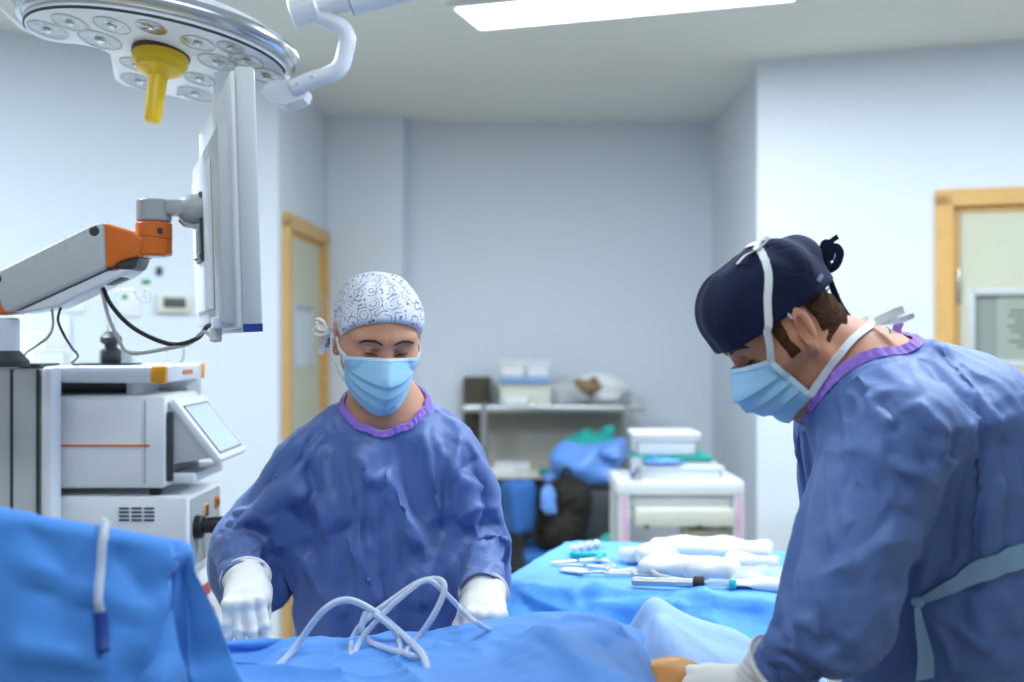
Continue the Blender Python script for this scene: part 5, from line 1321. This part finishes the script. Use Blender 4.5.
# white trolley
WD = 4.20
wt = thing('utility_trolley', (q(680, 0, WD).x, WD+.2, 0), 'white trolley with pink edge strips carrying stacked bins', 'trolley')
xa, xb = q(617, 0, WD).x, q(745, 0, WD).x; za, zb_ = q(0, 481, WD).z, q(0, 496, WD).z
MB().box(((xa+xb)/2, WD+.19, (za+zb_)/2), (xb-xa, .38, za-zb_), bev=.012).build('top', M['white'], wt)
for x in (xa+.028, xb-.022):
    for (y, f) in ((WD+.02, 1), (WD+.36, 0)):
        po = MB().box((x, y, zb_/2+.04), (.044, .03, zb_-.08), bev=.004).build('post', M['lgrey'], wt)
        if f: MB().box((x+.002, y-.0165, zb_/2+.05), (.016, .004, zb_-.12), bev=.001).build('edge_strip', M['pink'], po)
        cyl(MB(), (x-.012, y, .04), (x+.012, y, .04), .04).build('caster', M['black'], wt)
MB().box(((xa+xb)/2, WD+.19, q(0, 503, WD).z), (xb-xa-.1, .34, .045), bev=.006).build('drawer_rail', M['lgrey'], wt)
dw = MB().box(((xa+xb)/2+.012, WD+.16, q(0, 517, WD).z), (xb-xa-.115, .36, .07), bev=.010).build('drawer', M['cream'], wt)
for u in (646, 699): MB().box((q(u, 0, WD).x, WD-.022, q(0, 526, WD).z), (.018, .02, .012), bev=.003).build('drawer_stop', M['dgrey'], dw)
MB().box(((xa+xb)/2, WD+.19, .54), (xb-xa-.03, .36, .03), bev=.006).build('lower_shelf', M['cream'], wt)
MB().box(((xa+xb)/2, WD+.19, .12), (xb-xa-.03, .36, .03), bev=.006).build('bottom_shelf', M['cream'], wt)
blob('khaki_towel', (q(668, 0, WD).x, WD+.10, .625), (.09, .08, .062), 'khaki', 'green-grey towel on the lower shelf of the white trolley', 'towel', 51)
crate('cream_bin', 688, 530, 735, 548, WD+.05, .22, 'cream', 'cream bin on the lower shelf of the white trolley', 'bin', .556)
blob('teal_cloth', (q(611, 0, 4.55).x, 4.62, .63), (.05, .06, .065), 'teal', 'dark green cloth behind the left post of the white trolley', 'cloth', 52)
tag(MB().box((q(611, 0, 4.6).x, 4.62, .285), (.12, .16, .57), bev=.02).build('waste_bin', M['whitem']), 'slim pale bin beside the white trolley under the dark green cloth', 'bin')
b1 = crate('clear_bin', 640, 466, 722, 481, WD+.06, .26, 'white', 'lower white bin on the trolley top, full of packs', 'bin', za)
tag(MB().box((q(681, 0, WD+.1).x, WD+.17, za+.052), (.27, .20, .030), bev=.010).build('gauze_pack', M['paper']), 'white pack lying in the lower white bin', 'pack')
tag(MB().box((q(672, 0, WD+.1).x, WD+.17, za+.078), (.31, .21, .020), bev=.008).build('green_pack', M['teal']), 'flat green pack between the two white bins on the trolley', 'pack')
blob('blue_cable_bundle', (q(665, 0, WD+.02).x, WD+.055, za+.066), (.09, .02, .014), 'bluebag', 'thin blue wrap hanging over the front of the lower white bin', 'wrap', 60, .3, .004)
b2 = crate('clear_bin', 637, 437, 697, 453, WD+.08, .22, 'white', 'upper white bin with a lid on the trolley stack', 'bin', za+.092, 'white')
tag(open_box('clear_jar', (q(637, 0, WD).x, WD+.03, za), (.045, .04, .085), 'clear'), 'tall clear jar at the left of the lower white bin', 'jar')
tag(MB().tube(spline([(q(633, 0, WD).x, WD+.045, za+.09), (q(630, 0, WD).x, WD+.02, za+.06), (q(633, 0, WD).x, WD+.008, za+.015), (q(638, 0, WD).x, WD+.004, za+.05)], 8), .0035, 8).build('cable_loop', M['dblue']), 'thin blue loop hanging over the clear jar on the trolley', 'cable')
# ---------------------------------------------------------------- on the instrument table
TT = TZ+.004
def tpt(u, v, z=TT): return px(u, v, (CZ-z)*FPX/(v-341))
def pad(name, u, v, sx, sy, sz, rz, m, label, cat, z=TT, amp=.004, seed=1, h=.007, group=None):
    """folded soft sheet"""
    c = tpt(u, v, z); g = F(rng(-sx/2-.03, sx/2+.03, h), rng(-sy/2-.03, sy/2+.03, h), rng(-.02, sz+.03, h*.7))
    d = g.box((0, 0, sz/2), (sx/2, sy/2, sz/2), min(sz/2*.9, .012)); d = d+amp*(np.sin(g.X*60+seed)*np.sin(g.Y*50+seed*2)+.6*np.sin(g.X*23+g.Y*31+seed)); d = smax(d, -g.Z, .004)
    V, Q = nets(g, d); Mx = np.array(Matrix.Translation(c) @ Matrix.Rotation(rz, 4, 'Z')); V = V @ Mx[:3, :3].T+Mx[:3, 3]
    return tag(me_obj(name, np_mesh(name, V, Q), M[m]), label, cat, group)
pad('folded_gown', 712, 556, .28, .13, .036, -.25, 'paper', 'large folded white paper gown at the back of the instrument table', 'paper', amp=.005, seed=3)
pad('folded_towel', 690, 574, .22, .11, .034, -.2, 'paper', 'folded white towel in front of the large paper gown on the instrument table', 'towel', seed=5)
pad('gauze_pack', 655, 566, .085, .08, .045, .3, 'paper', 'crumpled white gauze left of the folded towel on the instrument table', 'gauze', amp=.007, seed=8, h=.005)
pad('gauze_pack', 632, 561, .05, .06, .030, .1, 'paper', 'small white gauze ball next to the crumpled gauze', 'gauze', amp=.006, seed=11, h=.005)
pad('crumpled_wrap', 728, 580, .16, .09, .030, -.5, 'clear', 'cloudy plastic wrap in front of the paper gown on the instrument table', 'wrap', amp=.008, seed=13, h=.005)
pad('gauze_sheet', 770, 588, .17, .09, .018, -.3, 'paper', 'white gauze sheet near the man\'s sleeve on the instrument table', 'gauze', amp=.005, seed=17)
pad('gauze_sheet', 752, 570, .12, .07, .034, -.2, 'paper', 'small folded white sheet behind the gauze sheet on the instrument table', 'gauze', amp=.004, seed=19)
pad('blue_sheet', 752, 578, .16, .09, .018, -.3, 'drape_p', 'folded blue sheet between the white sheets on the instrument table', 'sheet', amp=.004, seed=21)
pad('white_card', 573, 572, .06, .035, .006, -.5, 'paper', 'small white card lying at the left end of the instrument table', 'card', amp=.001, seed=23, h=.003)
def bar(name, pts, r, m, label, cat, dz=.006):
    P = [tpt(u, v, TT+dz) for (u, v) in pts]; return tag(MB().tube(spline(P, 6), r, 8).build(name, M[m]), label, cat)
bar('suction_tube', [(668, 572), (650, 566), (655, 574), (672, 579), (690, 582), (708, 583)], .006, 'cable_g', 'grey tube curling in front of the white towel on the instrument table', 'tube', .012)
c = tpt(697, 583, TT+.017); hp = thing('drill_handpiece', c, 'grey handpiece with a black end cap on the instrument table', 'handpiece')
cyl(MB(), c+V3((-.13, .035, -.004)), c+V3((-.005, .0, 0)), .009, 20).build('handpiece_body', M['steel'], hp)
cyl(MB(), c+V3((-.008, .001, 0)), c+V3((.014, -.004, 0)), .0145, 20).build('end_cap', M['black'], hp)
c = tpt(730, 584, TT+.012); bt_ = thing('vial', c, 'small clear vial with a turquoise cap at the front of the instrument table', 'vial')
cyl(MB(), c+V3((-.045, .012, 0)), c, .009, 18).build('vial_body', M['clear'], bt_); cyl(MB(), c+V3((-.002, 0, 0)), c+V3((.012, -.004, 0)), .0105, 18).build('cap', M['tgreen'], bt_)
tr = thing('needle_tray', tpt(590, 558), 'small turquoise clip tray at the left end of the instrument table', 'tray')
MB().box(tpt(588, 555, TT+.006), (.085, .018, .014), bev=.004, rz=-.2).build('tray_bar', M['tgreen'], tr); MB().box(tpt(600, 558, TT+.006), (.018, .05, .014), bev=.004, rz=-.2).build('tray_bar', M['tgreen'], tr)
pp = MB()
for i in range(4):
    a = tpt(574+7.5*i, 548.0-1.6*i, TT+.012); b_ = bmesh.new(); bmesh.ops.create_uvsphere(b_, u_segments=12, v_segments=8, radius=.013); pp.bm(b_, Matrix.Translation(a) @ Matrix.Diagonal((.8, 1.2, .9, 1)))
sp_ = thing('swab_strip', tpt(585, 546), 'strip of small white swabs at the far left corner of the instrument table', 'swabs')
for i in range(4):
    a = tpt(574+7.5*i, 548.5-1.6*i, TT+.012); b_ = bmesh.new(); bmesh.ops.create_uvsphere(b_, u_segments=12, v_segments=8, radius=.012); MB().bm(b_, Matrix.Translation(a) @ Matrix.Diagonal((.8, 1.2, .9, 1))).build('swab', M['pinkw'] if 'pinkw' in M else M['paper'], sp_)
def forceps(u, v, L, rz, label, nm='forceps'):
    c = tpt(u, v, TT+.006); t = thing(nm, c, label, 'instrument'); R = Matrix.Translation(c) @ Matrix.Rotation(rz, 4, 'Z')
    for s in (-1, 1):
        pts = [R @ V3(p) for p in ((-L/2, s*.002, 0), (0, s*.001, 0), (L*.35, s*.012, 0), (L*.42, s*.016, 0))]
        ring = [R @ V3((L*.48+.011*math.cos(a), s*.018+.011*math.sin(a), 0)) for a in np.linspace(0, 2*math.pi, 17)]
        MB().tube(pts, .0028, 8).tube(ring, .0022, 8).build('blade', M['steel'], t)
    MB().lathe([(.004, -.003), (.005, 0), (.004, .003)], 10, R).build('pivot', M['chrome'], t)
    return t
forceps(578, 561, .13, .35, 'steel forceps next to the turquoise tray, nearest the far corner')
forceps(585, 566, .12, -.25, 'steel scissors in front of the turquoise tray', 'scissors')
forceps(607, 572, .13, .15, 'steel clamp in the front row of instruments, first right of the white card', 'clamp')
forceps(632, 574, .12, -.1, 'steel clamp in the front row of instruments, second right of the white card', 'clamp')
# ---------------------------------------------------------------- after the cloth has settled: hair, tapes, belts
def dress():
    # man: hair under the cap, sideburn
    hl = lambda f, u, x=0: V3((x, f, u))
    g = F(rng(-.10, .10, .003), rng(-.13, .09, .003), rng(-.12, .06, .003))
    d = head_field(g, Matrix.Identity(4), 1.0, True)-.0036; d = smin(d, g.ell((0, -.030, -.030), (.052, .046, .052)), .03)
    ax = np.abs(g.X); lim = np.maximum(-(g.Z+.072-.30*(g.Y+.07)), g.Y+.012)
    lim = np.minimum(lim, np.maximum(np.maximum(np.abs(g.Y-.036)-.009, -(g.Z+.030)), g.Z-.05))
    earcut = .024-np.sqrt((g.Y-.006)**2+((g.Z+.008)/1.3)**2)
    d = d+.0016*np.sin(g.Z*300+g.Y*160+2*np.sin(g.X*90))
    d = np.maximum(d, lim); d = smax(d, earcut, .006); d = np.maximum(d, g.Z-.034)
    V, Q = nets(g, d*1.0); mm = np.array(HM); V = (V*MS) @ mm[:3, :3].T+mm[:3, 3]
    me_obj('hair', np_mesh('hair', V, Q), M['hair'], man)
    bvc = bvh_of(capm)
    # stray locks at the nape
    for k in range(5):
        b0 = px(818+3.5*k, 284+4*k, 1.60+.008*(k-2))
        MB().tube([b0+V3((-.006, 0, -.004)), b0+V3((.004, 0, .003)), b0+V3((.012, 0, .008+.002*(k % 3)))], [.0018, .0013, .0004], 6).build('hair_lock', M['hair'], man)
    # upper strap: mask corner, over the cap's side to the crown
    c0 = msm.P(-.985, .02, .004); P = [clear(bvm, HM @ (c0*MS), .004)]
    pts = [V3((-.086, .052, .018)), V3((-.095, .030, .05)), V3((-.092, .005, .085)), V3((-.070, -.015, .118)), V3((-.030, -.025, .135)), V3((.02, -.025, .135)), V3((.07, -.015, .118)), V3((.092, .005, .085)), V3((.095, .03, .05)), V3((.086, .052, .018))]
    b_, n_ = over(bvc, HM, MS, pts, .0018, 8)
    c1 = clear(bvm, HM @ (msm.P(.985, .02, .004)*MS), .004)
    A_ = HM @ (V3((-.086, .058, .008))*MS)
    line = [P[0], P[0].lerp(b_[0], .5)+HM.to_3x3() @ V3((-.004, 0, 0))]+b_+[c1]
    ups = [(HM.to_3x3() @ V3((0, 1, -.35))).normalized()]*len(line)
    ups = [HM.to_3x3() @ V3((0, .94, .0)) for _ in line]
    MB().ribbon(line, ups, .0105*MS, .0007).build('mask_strap', M['tie'], mm_)
    kx = HM @ (V3((-.055, -.020, .128))*MS); kn_ = bvc.find_nearest(kx); k0 = kn_[0]+kn_[1]*.003
    fw = HM.to_3x3() @ V3((0, 1, 0)); sd = HM.to_3x3() @ V3((-1, 0, 0)); upv = HM.to_3x3() @ V3((0, 0, 1))
    free_ribbon([k0, k0+fw*.020+upv*.004, k0+fw*.038+upv*.001], sd, .010, 'strap_bow', M['tie'], mm_, 6)
    free_ribbon([k0, k0-fw*.012+upv*.008, k0-fw*.020+upv*.003, k0], sd, .010, 'strap_bow', M['tie'], mm_, 6)
    # lower strap: round the neck to the nape, the near side where it shows
    a = clear(bvm, HM @ (msm.P(-.985, .96, .003)*MS), .004); ln_ = [a]
    for (u, v) in ((826, 370), (838, 355), (850, 342), (862, 332), (872, 326)):
        e_ = V3((0, 0, CZ)); h = bvm.ray_cast(e_, (px(u, v, 1)-e_).normalized()); ln_.append(h[0]+h[1]*.004 if h[0] is not None else px(u, v, 1.58))
    sp_l = spline(ln_, 6); up_l = []
    for i in range(len(sp_l)):
        t = (sp_l[min(i+1, len(sp_l)-1)]-sp_l[max(i-1, 0)]).normalized(); q_ = bvm.find_nearest(sp_l[i]); up_l.append(t.cross(q_[1]))
    MB().ribbon(sp_l, up_l, .0105).build('mask_strap', M['tie'], mm_)
    nape = ln_[-1]
    a = clear(bvm, HM @ (msm.P(.985, .96, .003)*MS), .004); far_ = [a]
    for w in (HM @ (V3((.070, -.010, -.085))*MS), nape+V3((-.03, .09, -.02)), nape+V3((0, .03, 0))):
        r_ = bvm.find_nearest(w); far_.append(r_[0]+r_[1]*.004)
    free_ribbon(far_, V3((.55, 0, .8)), .0110, 'mask_strap', M['tie'], mm_, 6)
    k = nape+V3((.003, 0, .002))
    free_ribbon([k, k+V3((.022, -.01, .012)), k+V3((.036, -.014, .018))], (.3, .2, 1), .013, 'strap_bow', M['tie'], mm_, 6, .8)
    free_ribbon([k, k+V3((.028, -.012, .002)), k+V3((.048, -.02, .010))], (0, .5, 1), .009, 'strap_bow', M['tie'], mm_, 6, 1.2)
    # cap: ties at the back
    k = bvc.find_nearest(px(812, 266, 1.60)); k = k[0]+k[1]*.003
    W_ = lambda du, dv, dd=0: k+V3((du*.00146, dd, -dv*.00146))
    flat_bow([W_(0, 4), W_(5, -8, -.008), W_(10, -17, -.012), W_(14, -10, -.016), W_(10, 2, -.012), W_(2, 6)], .012, 'cap_tie', M['navy'], capm)
    flat_bow([W_(-2, 4), W_(-3, -8, -.014), W_(-1, -20, -.018), W_(5, -16, -.02), W_(4, -4, -.014)], .012, 'cap_tie', M['navy'], capm)
    flat_bow([W_(2, 0), W_(5, -14, .008), W_(10, -23, .012), W_(18, -29, .014)], .0075, 'cap_tie', M['navy'], capm)
    flat_bow([W_(3, 4), W_(9, 20), W_(17, 37, .004), W_(25, 50, .004), W_(32, 58)], .009, 'cap_tie', M['navy'], capm)
    b_ = bmesh.new(); bmesh.ops.create_icosphere(b_, subdivisions=2, radius=.009); MB().bm(b_, Matrix.Translation(W_(2, 1, -.006))).build('cap_tie_knot', M['navy'], capm)
    # cap logo mark
    ribbon_on(bvc, HM, MS, [V3((-.085, -.052, .033)), V3((-.076, -.070, .035))], .006, .0008, 'cap_label', M['logo'], capm, 4)
    # clear tab of the strap by the ear
    tb_ = HM @ (V3((-.083, .014, .012))*MS); tt = bvc.find_nearest(tb_); MB().box(tt[0]+tt[1]*.002, (.010, .003, .010), bev=.002, rot=HM.to_3x3().to_4x4()).build('strap_tab', M['tie'], mm_)
    # gown back: neck tab, white inner facing, green scrub collar
    nk = JM['neck']; bg = bvh_of(gm)
    # waist tie of the man's gown: round the waist and knotted at his side
    def hug(P, bv, off):
        o = []; n = []
        for p in P:
            r = bv.find_nearest(p); o.append(r[0]+r[1]*off); n.append(r[1])
        return o, n
    def lay(pts, off):
        o = []; n = []; e_ = V3((0, 0, CZ))
        for (u, v) in pts:
            h = bg.ray_cast(e_, (px(u, v, 1)-e_).normalized())
            if h[0] is None: continue
            nn = h[1] if h[1].dot(e_-h[0]) > 0 else -h[1]; o.append(h[0]+nn*off); n.append(nn)
        return o, n
    o, n = lay([(920+i*8, 602-i*3.1-(1.2*i if i < 6 else 7)+(0 if i < 6 else -.2*i)) for i in range(14)], .006)
    wc = V3((.745, 1.645, o[-1].z)); a0 = math.atan2(o[-1].y-wc.y, o[-1].x-wc.x)
    for k in range(1, 15):
        a = a0+k*.20; dv = V3((math.cos(a), math.sin(a), 0)); h = bg.ray_cast(wc+dv*.6+V3((0, 0, -.0012*k)), -dv, .6)
        if h[0] is not None: o.append(h[0]+dv*.008); n.append(dv)
    for _ in range(2): o = [o[0]]+[(o[i-1]+o[i]*2+o[i+1])/4 for i in range(1, len(o)-1)]+[o[-1]]
    ups = [(o[min(i+1, len(o)-1)]-o[max(i-1, 0)]).normalized().cross(n[i]) for i in range(len(o))]
    MB().ribbon(o, ups, [.008+.024*min(1, i/9) for i in range(len(o))], .0012).build('belt', M['belt'], gm)
    w0 = o[0]
    o2, n2 = lay([(921, 606), (921, 616), (923, 628), (926, 640), (929, 652), (930, 664), (927, 676)], .009)
    for _ in range(3): o2 = [o2[0]]+[(o2[i-1]+o2[i]*2+o2[i+1])/4 for i in range(1, len(o2)-1)]+[o2[-1]]
    MB().ribbon(o2, V3((1, .25, .05)), [.008+.026*i/len(o2) for i in range(len(o2))], .0012).build('belt_end', M['belt'], gm)
    b_ = bmesh.new(); bmesh.ops.create_icosphere(b_, subdivisions=2, radius=.010); MB().bm(b_, Matrix.Translation(w0) @ Matrix.Diagonal((1, .7, .8, 1))).build('belt_knot', M['belt'], gm)
    o3, n3 = lay([(846, 357), (856, 350), (868, 344), (880, 340), (890, 338)], .004)
    if len(o3) > 2: MB().ribbon(o3, [(o3[min(i+1, len(o3)-1)]-o3[max(i-1, 0)]).normalized().cross(n3[i]) for i in range(len(o3))], .020, .001).build('collar_facing', M['tie'], gm)
    o3, n3 = lay([(897, 341), (899, 346)], .004)
    c3 = px(897, 329, 1.60); flat_bow([c3+V3((-.002, 0, -.016)), c3, c3+V3((.004, 0, .010))], .013, 'collar_tab', M['purple'], gm)
    # green scrub collar showing inside both gowns
    for (body, c, nrm, r, lo) in ((woman, NCW, NNW, .056, .010), (man, NCM, NNM, .066, .012)):
        nrm = V3(nrm).normalized(); a = nrm.orthogonal().normalized(); b2 = nrm.cross(a)
        ring = [c+nrm*lo+(a*math.cos(w)+b2*math.sin(w))*r for w in np.linspace(0, 2*math.pi, 49)]
        MB().ribbon(ring, nrm, .030, .0015).build('scrub_collar', M['scrub'], body)
M['logo'] = mat('stitched_logo', (.12, .17, .26), .7)
run_sim(45)
def fold(o, polys):
    """pressed-in ridges (+) and valleys (-) along lines on the cloth; points are where the photograph shows them"""
    bv = bvh_of(o); n = len(o.data.vertices); V = np.zeros(n*3, np.float32); N = np.zeros(n*3, np.float32)
    o.data.vertices.foreach_get('co', V); o.data.vertex_normals.foreach_get('vector', N); V = V.reshape(-1, 3).astype(float); N = N.reshape(-1, 3)
    D = np.zeros(n); eye = V3((0, 0, CZ)); facing = ((V-np.array(eye))*N).sum(1) < 0
    sgn = 1.0 if facing.mean() > .3 else 1.0
    for (pts, amp, wid) in polys:
        L = []
        for (u, v) in pts:
            h = bv.ray_cast(eye, (px(u, v, 1.0)-eye).normalized())
            if h[0] is not None: L.append(h[0])
        if len(L) < 2: continue
        L = [np.array(p) for p in spline(L, 5)]; m = len(L); best = np.full(n, 9.); tt = np.zeros(n)
        for i in range(m-1):
            a, b = L[i], L[i+1]; d = b-a; t = np.clip(((V-a) @ d)/max(d @ d, 1e-9), 0, 1); ds = np.linalg.norm(V-a-t[:, None]*d, axis=1)
            k = ds < best; best[k] = ds[k]; tt[k] = ((i+t)/(m-1))[k]
        tp_ = np.clip(np.minimum(tt, 1-tt)/.18, 0, 1)*.98+.02
        D += amp*np.exp(-best/wid)*tp_*(best < wid*5)
    V = V+N*D[:, None]; o.data.vertices.foreach_set('co', V.astype(np.float32).ravel()); o.data.update()
for o_ in (gw, gm, dr_p, dr_t): refine(o_, 1)
fold(gw, [([(340, 405), (300, 445), (275, 472), (257, 512)], 0.0208, .018), ([(323, 445), (332, 485), (346, 528)], 0.0208, .016),
    ([(350, 442), (372, 475), (400, 522), (430, 560)], 0.0234, .018), ([(338, 440), (350, 490), (372, 545)], -0.0182, .016), ([(277, 475), (300, 492), (327, 512), (324, 544)], 0.0234, .014),
    ([(292, 500), (310, 530), (305, 560)], -0.0234, .016), ([(208, 525), (234, 514), (267, 514)], 0.0182, .010), ([(216, 551), (243, 543), (266, 549)], 0.0182, .010),
    ([(267, 515), (279, 552)], 0.0156, .010), ([(234, 520), (216, 541)], 0.0130, .008), ([(225, 532), (250, 528), (268, 535)], -0.0156, .010), ([(222, 560), (245, 556), (268, 566)], -0.0130, .009),
    ([(420, 425), (437, 496), (443, 528)], 0.0208, .014), ([(459, 430), (454, 467), (447, 523)], 0.0208, .013), ([(446, 440), (446, 500), (440, 540)], -0.0208, .012), ([(459, 472), (478, 457)], -0.0130, .008),
    ([(457, 523), (472, 509), (500, 509)], 0.0195, .010), ([(467, 549), (491, 538), (509, 541)], 0.0169, .009), ([(462, 535), (485, 523), (505, 527)], -0.0169, .010), ([(470, 562), (490, 556), (508, 565)], -0.0130, .008),
    ([(385, 467), (398, 496), (427, 549)], 0.0182, .013), ([(372, 480), (395, 520), (420, 570)], -0.0182, .014), ([(398, 440), (410, 480), (428, 520)], -0.0156, .014), ([(300, 455), (312, 480), (318, 500)], -0.0156, .012),
    ([(345, 530), (365, 570), (380, 610)], 0.0156, .016), ([(300, 560), (320, 590), (350, 615)], 0.0156, .014), ([(440, 545), (425, 580), (420, 610)], 0.0156, .014), ([(460, 480), (480, 490)], 0.0130, .01)])
fold(gm, [([(887, 352), (920, 380), (955, 420)], .004, .006), ([(927, 342), (960, 372), (985, 405), (1000, 440)], .018, .016), ([(945, 350), (975, 380), (1000, 420)], -.014, .014),
    ([(867, 390), (877, 410), (896, 428)], .014, .012), ([(880, 395), (898, 415), (905, 432)], -.016, .012), ([(912, 400), (930, 420), (942, 435), (940, 465)], .018, .012), ([(905, 410), (925, 440), (930, 470)], -.016, .013),
    ([(974, 415), (967, 432), (973, 460)], .014, .012), ([(955, 430), (957, 460)], -.014, .013), ([(827, 452), (855, 450), (895, 464), (925, 476)], .009, .008), ([(829, 400), (829, 460), (830, 567)], .010, .008),
    ([(887, 466), (917, 473), (936, 492)], .010, .008), ([(796, 590), (845, 567), (890, 541), (923, 538)], .016, .014), ([(800, 572), (840, 548), (880, 526), (915, 515)], -.012, .018),
    ([(840, 600), (880, 590), (905, 575)], -.008, .015), ([(977, 450), (976, 510), (974, 567)], .014, .012), ([(955, 470), (955, 520), (950, 570)], -.014, .014), ([(1002, 470), (990, 520), (985, 560)], .012, .012),
    ([(920, 600), (960, 625), (990, 650)], .012, .010), ([(920, 602), (945, 640), (955, 675)], .012, .010), ([(970, 590), (990, 640), (1005, 675)], .012, .012), ([(1000, 590), (1015, 630)], .010, .010), ([(840, 480), (870, 500), (900, 520)], -.006, .02), ([(775, 640), (800, 622), (830, 640)], .010, .012)])
fold(dr_s, [([(0, 558), (60, 582), (110, 603), (150, 612)], .013, .012), ([(0, 566), (60, 592), (110, 612), (150, 618)], -.010, .014), ([(0, 645), (60, 655), (120, 668)], .014, .014), ([(20, 520), (60, 560), (75, 590)], -.008, .02), ([(110, 545), (140, 580), (150, 600)], -.010, .018), ([(185, 560), (192, 610), (196, 675)], -.022, .022), ([(178, 552), (160, 610), (135, 675)], .012, .012), ([(90, 515), (150, 535)], .004, .008), ([(165, 600), (175, 608)], .006, .006)])
fold(dr_p, [([(325, 655), (340, 668), (352, 682)], 0.014, .010), ([(330, 652), (350, 640), (385, 636)], 0.012, .010), ([(390, 655), (420, 682)], 0.016, .010), ([(480, 620), (530, 632), (560, 650), (590, 682)], 0.016, .010), ([(450, 640), (420, 652), (395, 656)], 0.012, .010),
    ([(622, 632), (645, 652), (662, 682)], 0.018, .010), ([(598, 640), (625, 660), (640, 682)], -0.016, .012), ([(500, 640), (490, 660), (470, 682)], -0.012, .014), ([(560, 625), (600, 628), (620, 640)], 0.012, .010), ([(300, 660), (280, 668)], 0.012, .010)])
fold(dr_l, [([(652, 608), (650, 640)], -.010, .008), ([(675, 604), (700, 628), (720, 640)], .005, .006), ([(700, 650), (740, 672)], .004, .006), ([(665, 640), (700, 636)], .004, .006)])
fold(dr_t, [([(512, 585), (545, 606), (575, 618), (600, 640)], .022, .022), ([(520, 600), (555, 625), (570, 650)], -.016, .022), ([(568, 603), (590, 590), (610, 584)], .016, .02), ([(585, 605), (640, 608), (690, 606)], .020, .02), ([(575, 595), (620, 598), (680, 594)], -.012, .02),
    ([(690, 590), (720, 602), (780, 605)], .018, .02), ([(600, 625), (640, 622), (690, 620)], -.014, .02), ([(700, 620), (740, 640), (760, 655)], .014, .02)])
crumple(gw, .018, .14, (1.15, 1, .85), 3); crumple(gm, .014, .17, (1.1, 1, .85), 8)
crumple(dr_s, .024, .20, (1, 1, 1), 5, lambda V: np.clip((SB.z-V[:, 2])/.10, .0, 1.0), 2)
for o_ in (dr_p, dr_l): crumple(o_, .030, .24, (1, 1, 1), 5, None, 2)
crumple(dr_t, .030, .17, (1, 1, 1), 6, lambda V: np.where(V[:, 2] > TZ-.01, .22, 1.0), 2)
keep_out(dr_t, bvh_of(ttop), .004)
bvp = [bvh_of(o_) for o_ in (pads, pat)]
for b_ in bvp: keep_out(dr_p, b_, .003)
keep_out(gw, bvw, .003); keep_out(gm, bvm, .003)
neck_trim(gw, 'neck_trim', 'purple', gw, .008, NCW, .12)
neck_trim(gm, 'neck_trim', 'purple', gm, .012, NCM, .13)

# ---------------------------------------------------------------- tubing on the drapes
def onto(bvs, u, v, off, far=1.6):
    """where the line of sight through a pixel meets the first of the cloths, lifted by off"""
    e_ = V3((0, 0, CZ)); best = None
    for bv in bvs:
        h = bv.ray_cast(e_, (px(u, v, 1)-e_).normalized())
        if h[0] is not None and (best is None or h[3] < best[3]): best = h
    return px(u, v, far) if best is None else best[0]+(best[1] if best[1].dot(e_-best[0]) > 0 else -best[1])*off
bps = [bvh_of(dr_p)]
def dtube(name, pts, r, label):
    P = [onto(bps, p[0], p[1], r if 0 < i_ < len(pts)-1 else -r) if len(p) == 2 else px(*p) for i_, p in enumerate(pts)]
    return tag(MB().tube(spline(P, 14), r, 12).build(name, M['plasticc']), label, 'tubing')
dtube('suction_tubing', [(262, 677), (292, 655), (322, 612, 1.63), (347, 600, 1.64), (375, 612, 1.65), (402, 634, 1.66), (421, 656), (428, 668)], .0052, 'clear tubing that arches up from the lower left corner of the blue drape')
dtube('suction_tubing', [(351, 655), (352, 640, 1.67), (366, 620, 1.68), (395, 598, 1.69), (420, 582, 1.69), (440, 580, 1.68), (444, 592, 1.67), (432, 618, 1.66), (416, 640, 1.66), (404, 654)], .0048, 'clear tubing forming the tall loop in the middle of the drape')
dtube('suction_tubing', [(354, 652), (362, 638, 1.64), (385, 612, 1.65), (410, 590, 1.66), (428, 580, 1.67), (446, 594, 1.68), (460, 608, 1.72), (474, 621), (490, 628)], .0042, 'clear tubing that runs from the tall loop to the woman\'s hand')
dtube('suction_tubing', [(366, 612, 1.66), (362, 626, 1.65), (368, 640, 1.65), (385, 651), (405, 656), (418, 657)], .0046, 'short clear tubing curled under the tall loop')
dtube('suction_tubing', [(374, 614, 1.642), (392, 628, 1.645), (399, 642, 1.65), (401, 655)], .0044, 'short clear tubing dropping from the first arch to the drape')
dress()
bs_ = [bvh_of(dr_s)]
pt_ = [onto(bs_, u, v, .006) for (u, v) in ((100, 613), (98, 595), (99, 570), (101, 545), (104, 528))]
for k_ in range(6):
    t_ = (pt_[-1].x-SA.x)/(SB.x-SA.x); a_ = math.radians(20+30*k_); c_ = SA+(SB-SA)*t_; pt_.append(V3((pt_[-1].x, c_.y, c_.z))+(-f_*math.cos(a_)+V3((0, 0, math.sin(a_))))*.0245); pt_[-1].x = (104-512)/FPX*pt_[-1].y
for dz_ in (.07, .15):
    q_ = pt_[-1]+f_*.016+V3((0, 0, -dz_*.6)); q_.x = (104-512)/FPX*q_.y; pt_.append(q_)
hz = tag(MB().tube(spline(pt_, 6), .0052, 12).build('drain_tube', M['plasticc']), 'clear tube with a dark blue tip hanging over the screen drape', 'tubing')
MB().tube(spline([onto(bs_, u, v, .007) for (u, v) in ((100, 654), (100.5, 640), (100, 625), (100, 612))], 6), .0072, 14).build('tube_tip', M['dblue'], hz)

# repeats of one kind carry one group name
from collections import defaultdict
_by = defaultdict(list)
for o in S.objects:
    if o.parent is None and 'category' in o and o['category'] != 'person' and 'kind' not in o: _by[o.name.split('.')[0]].append(o)
for k, v in _by.items():
    if len(v) > 1:
        for o in v:
            if 'group' not in o: o['group'] = k.replace('_', ' ')+' pieces'
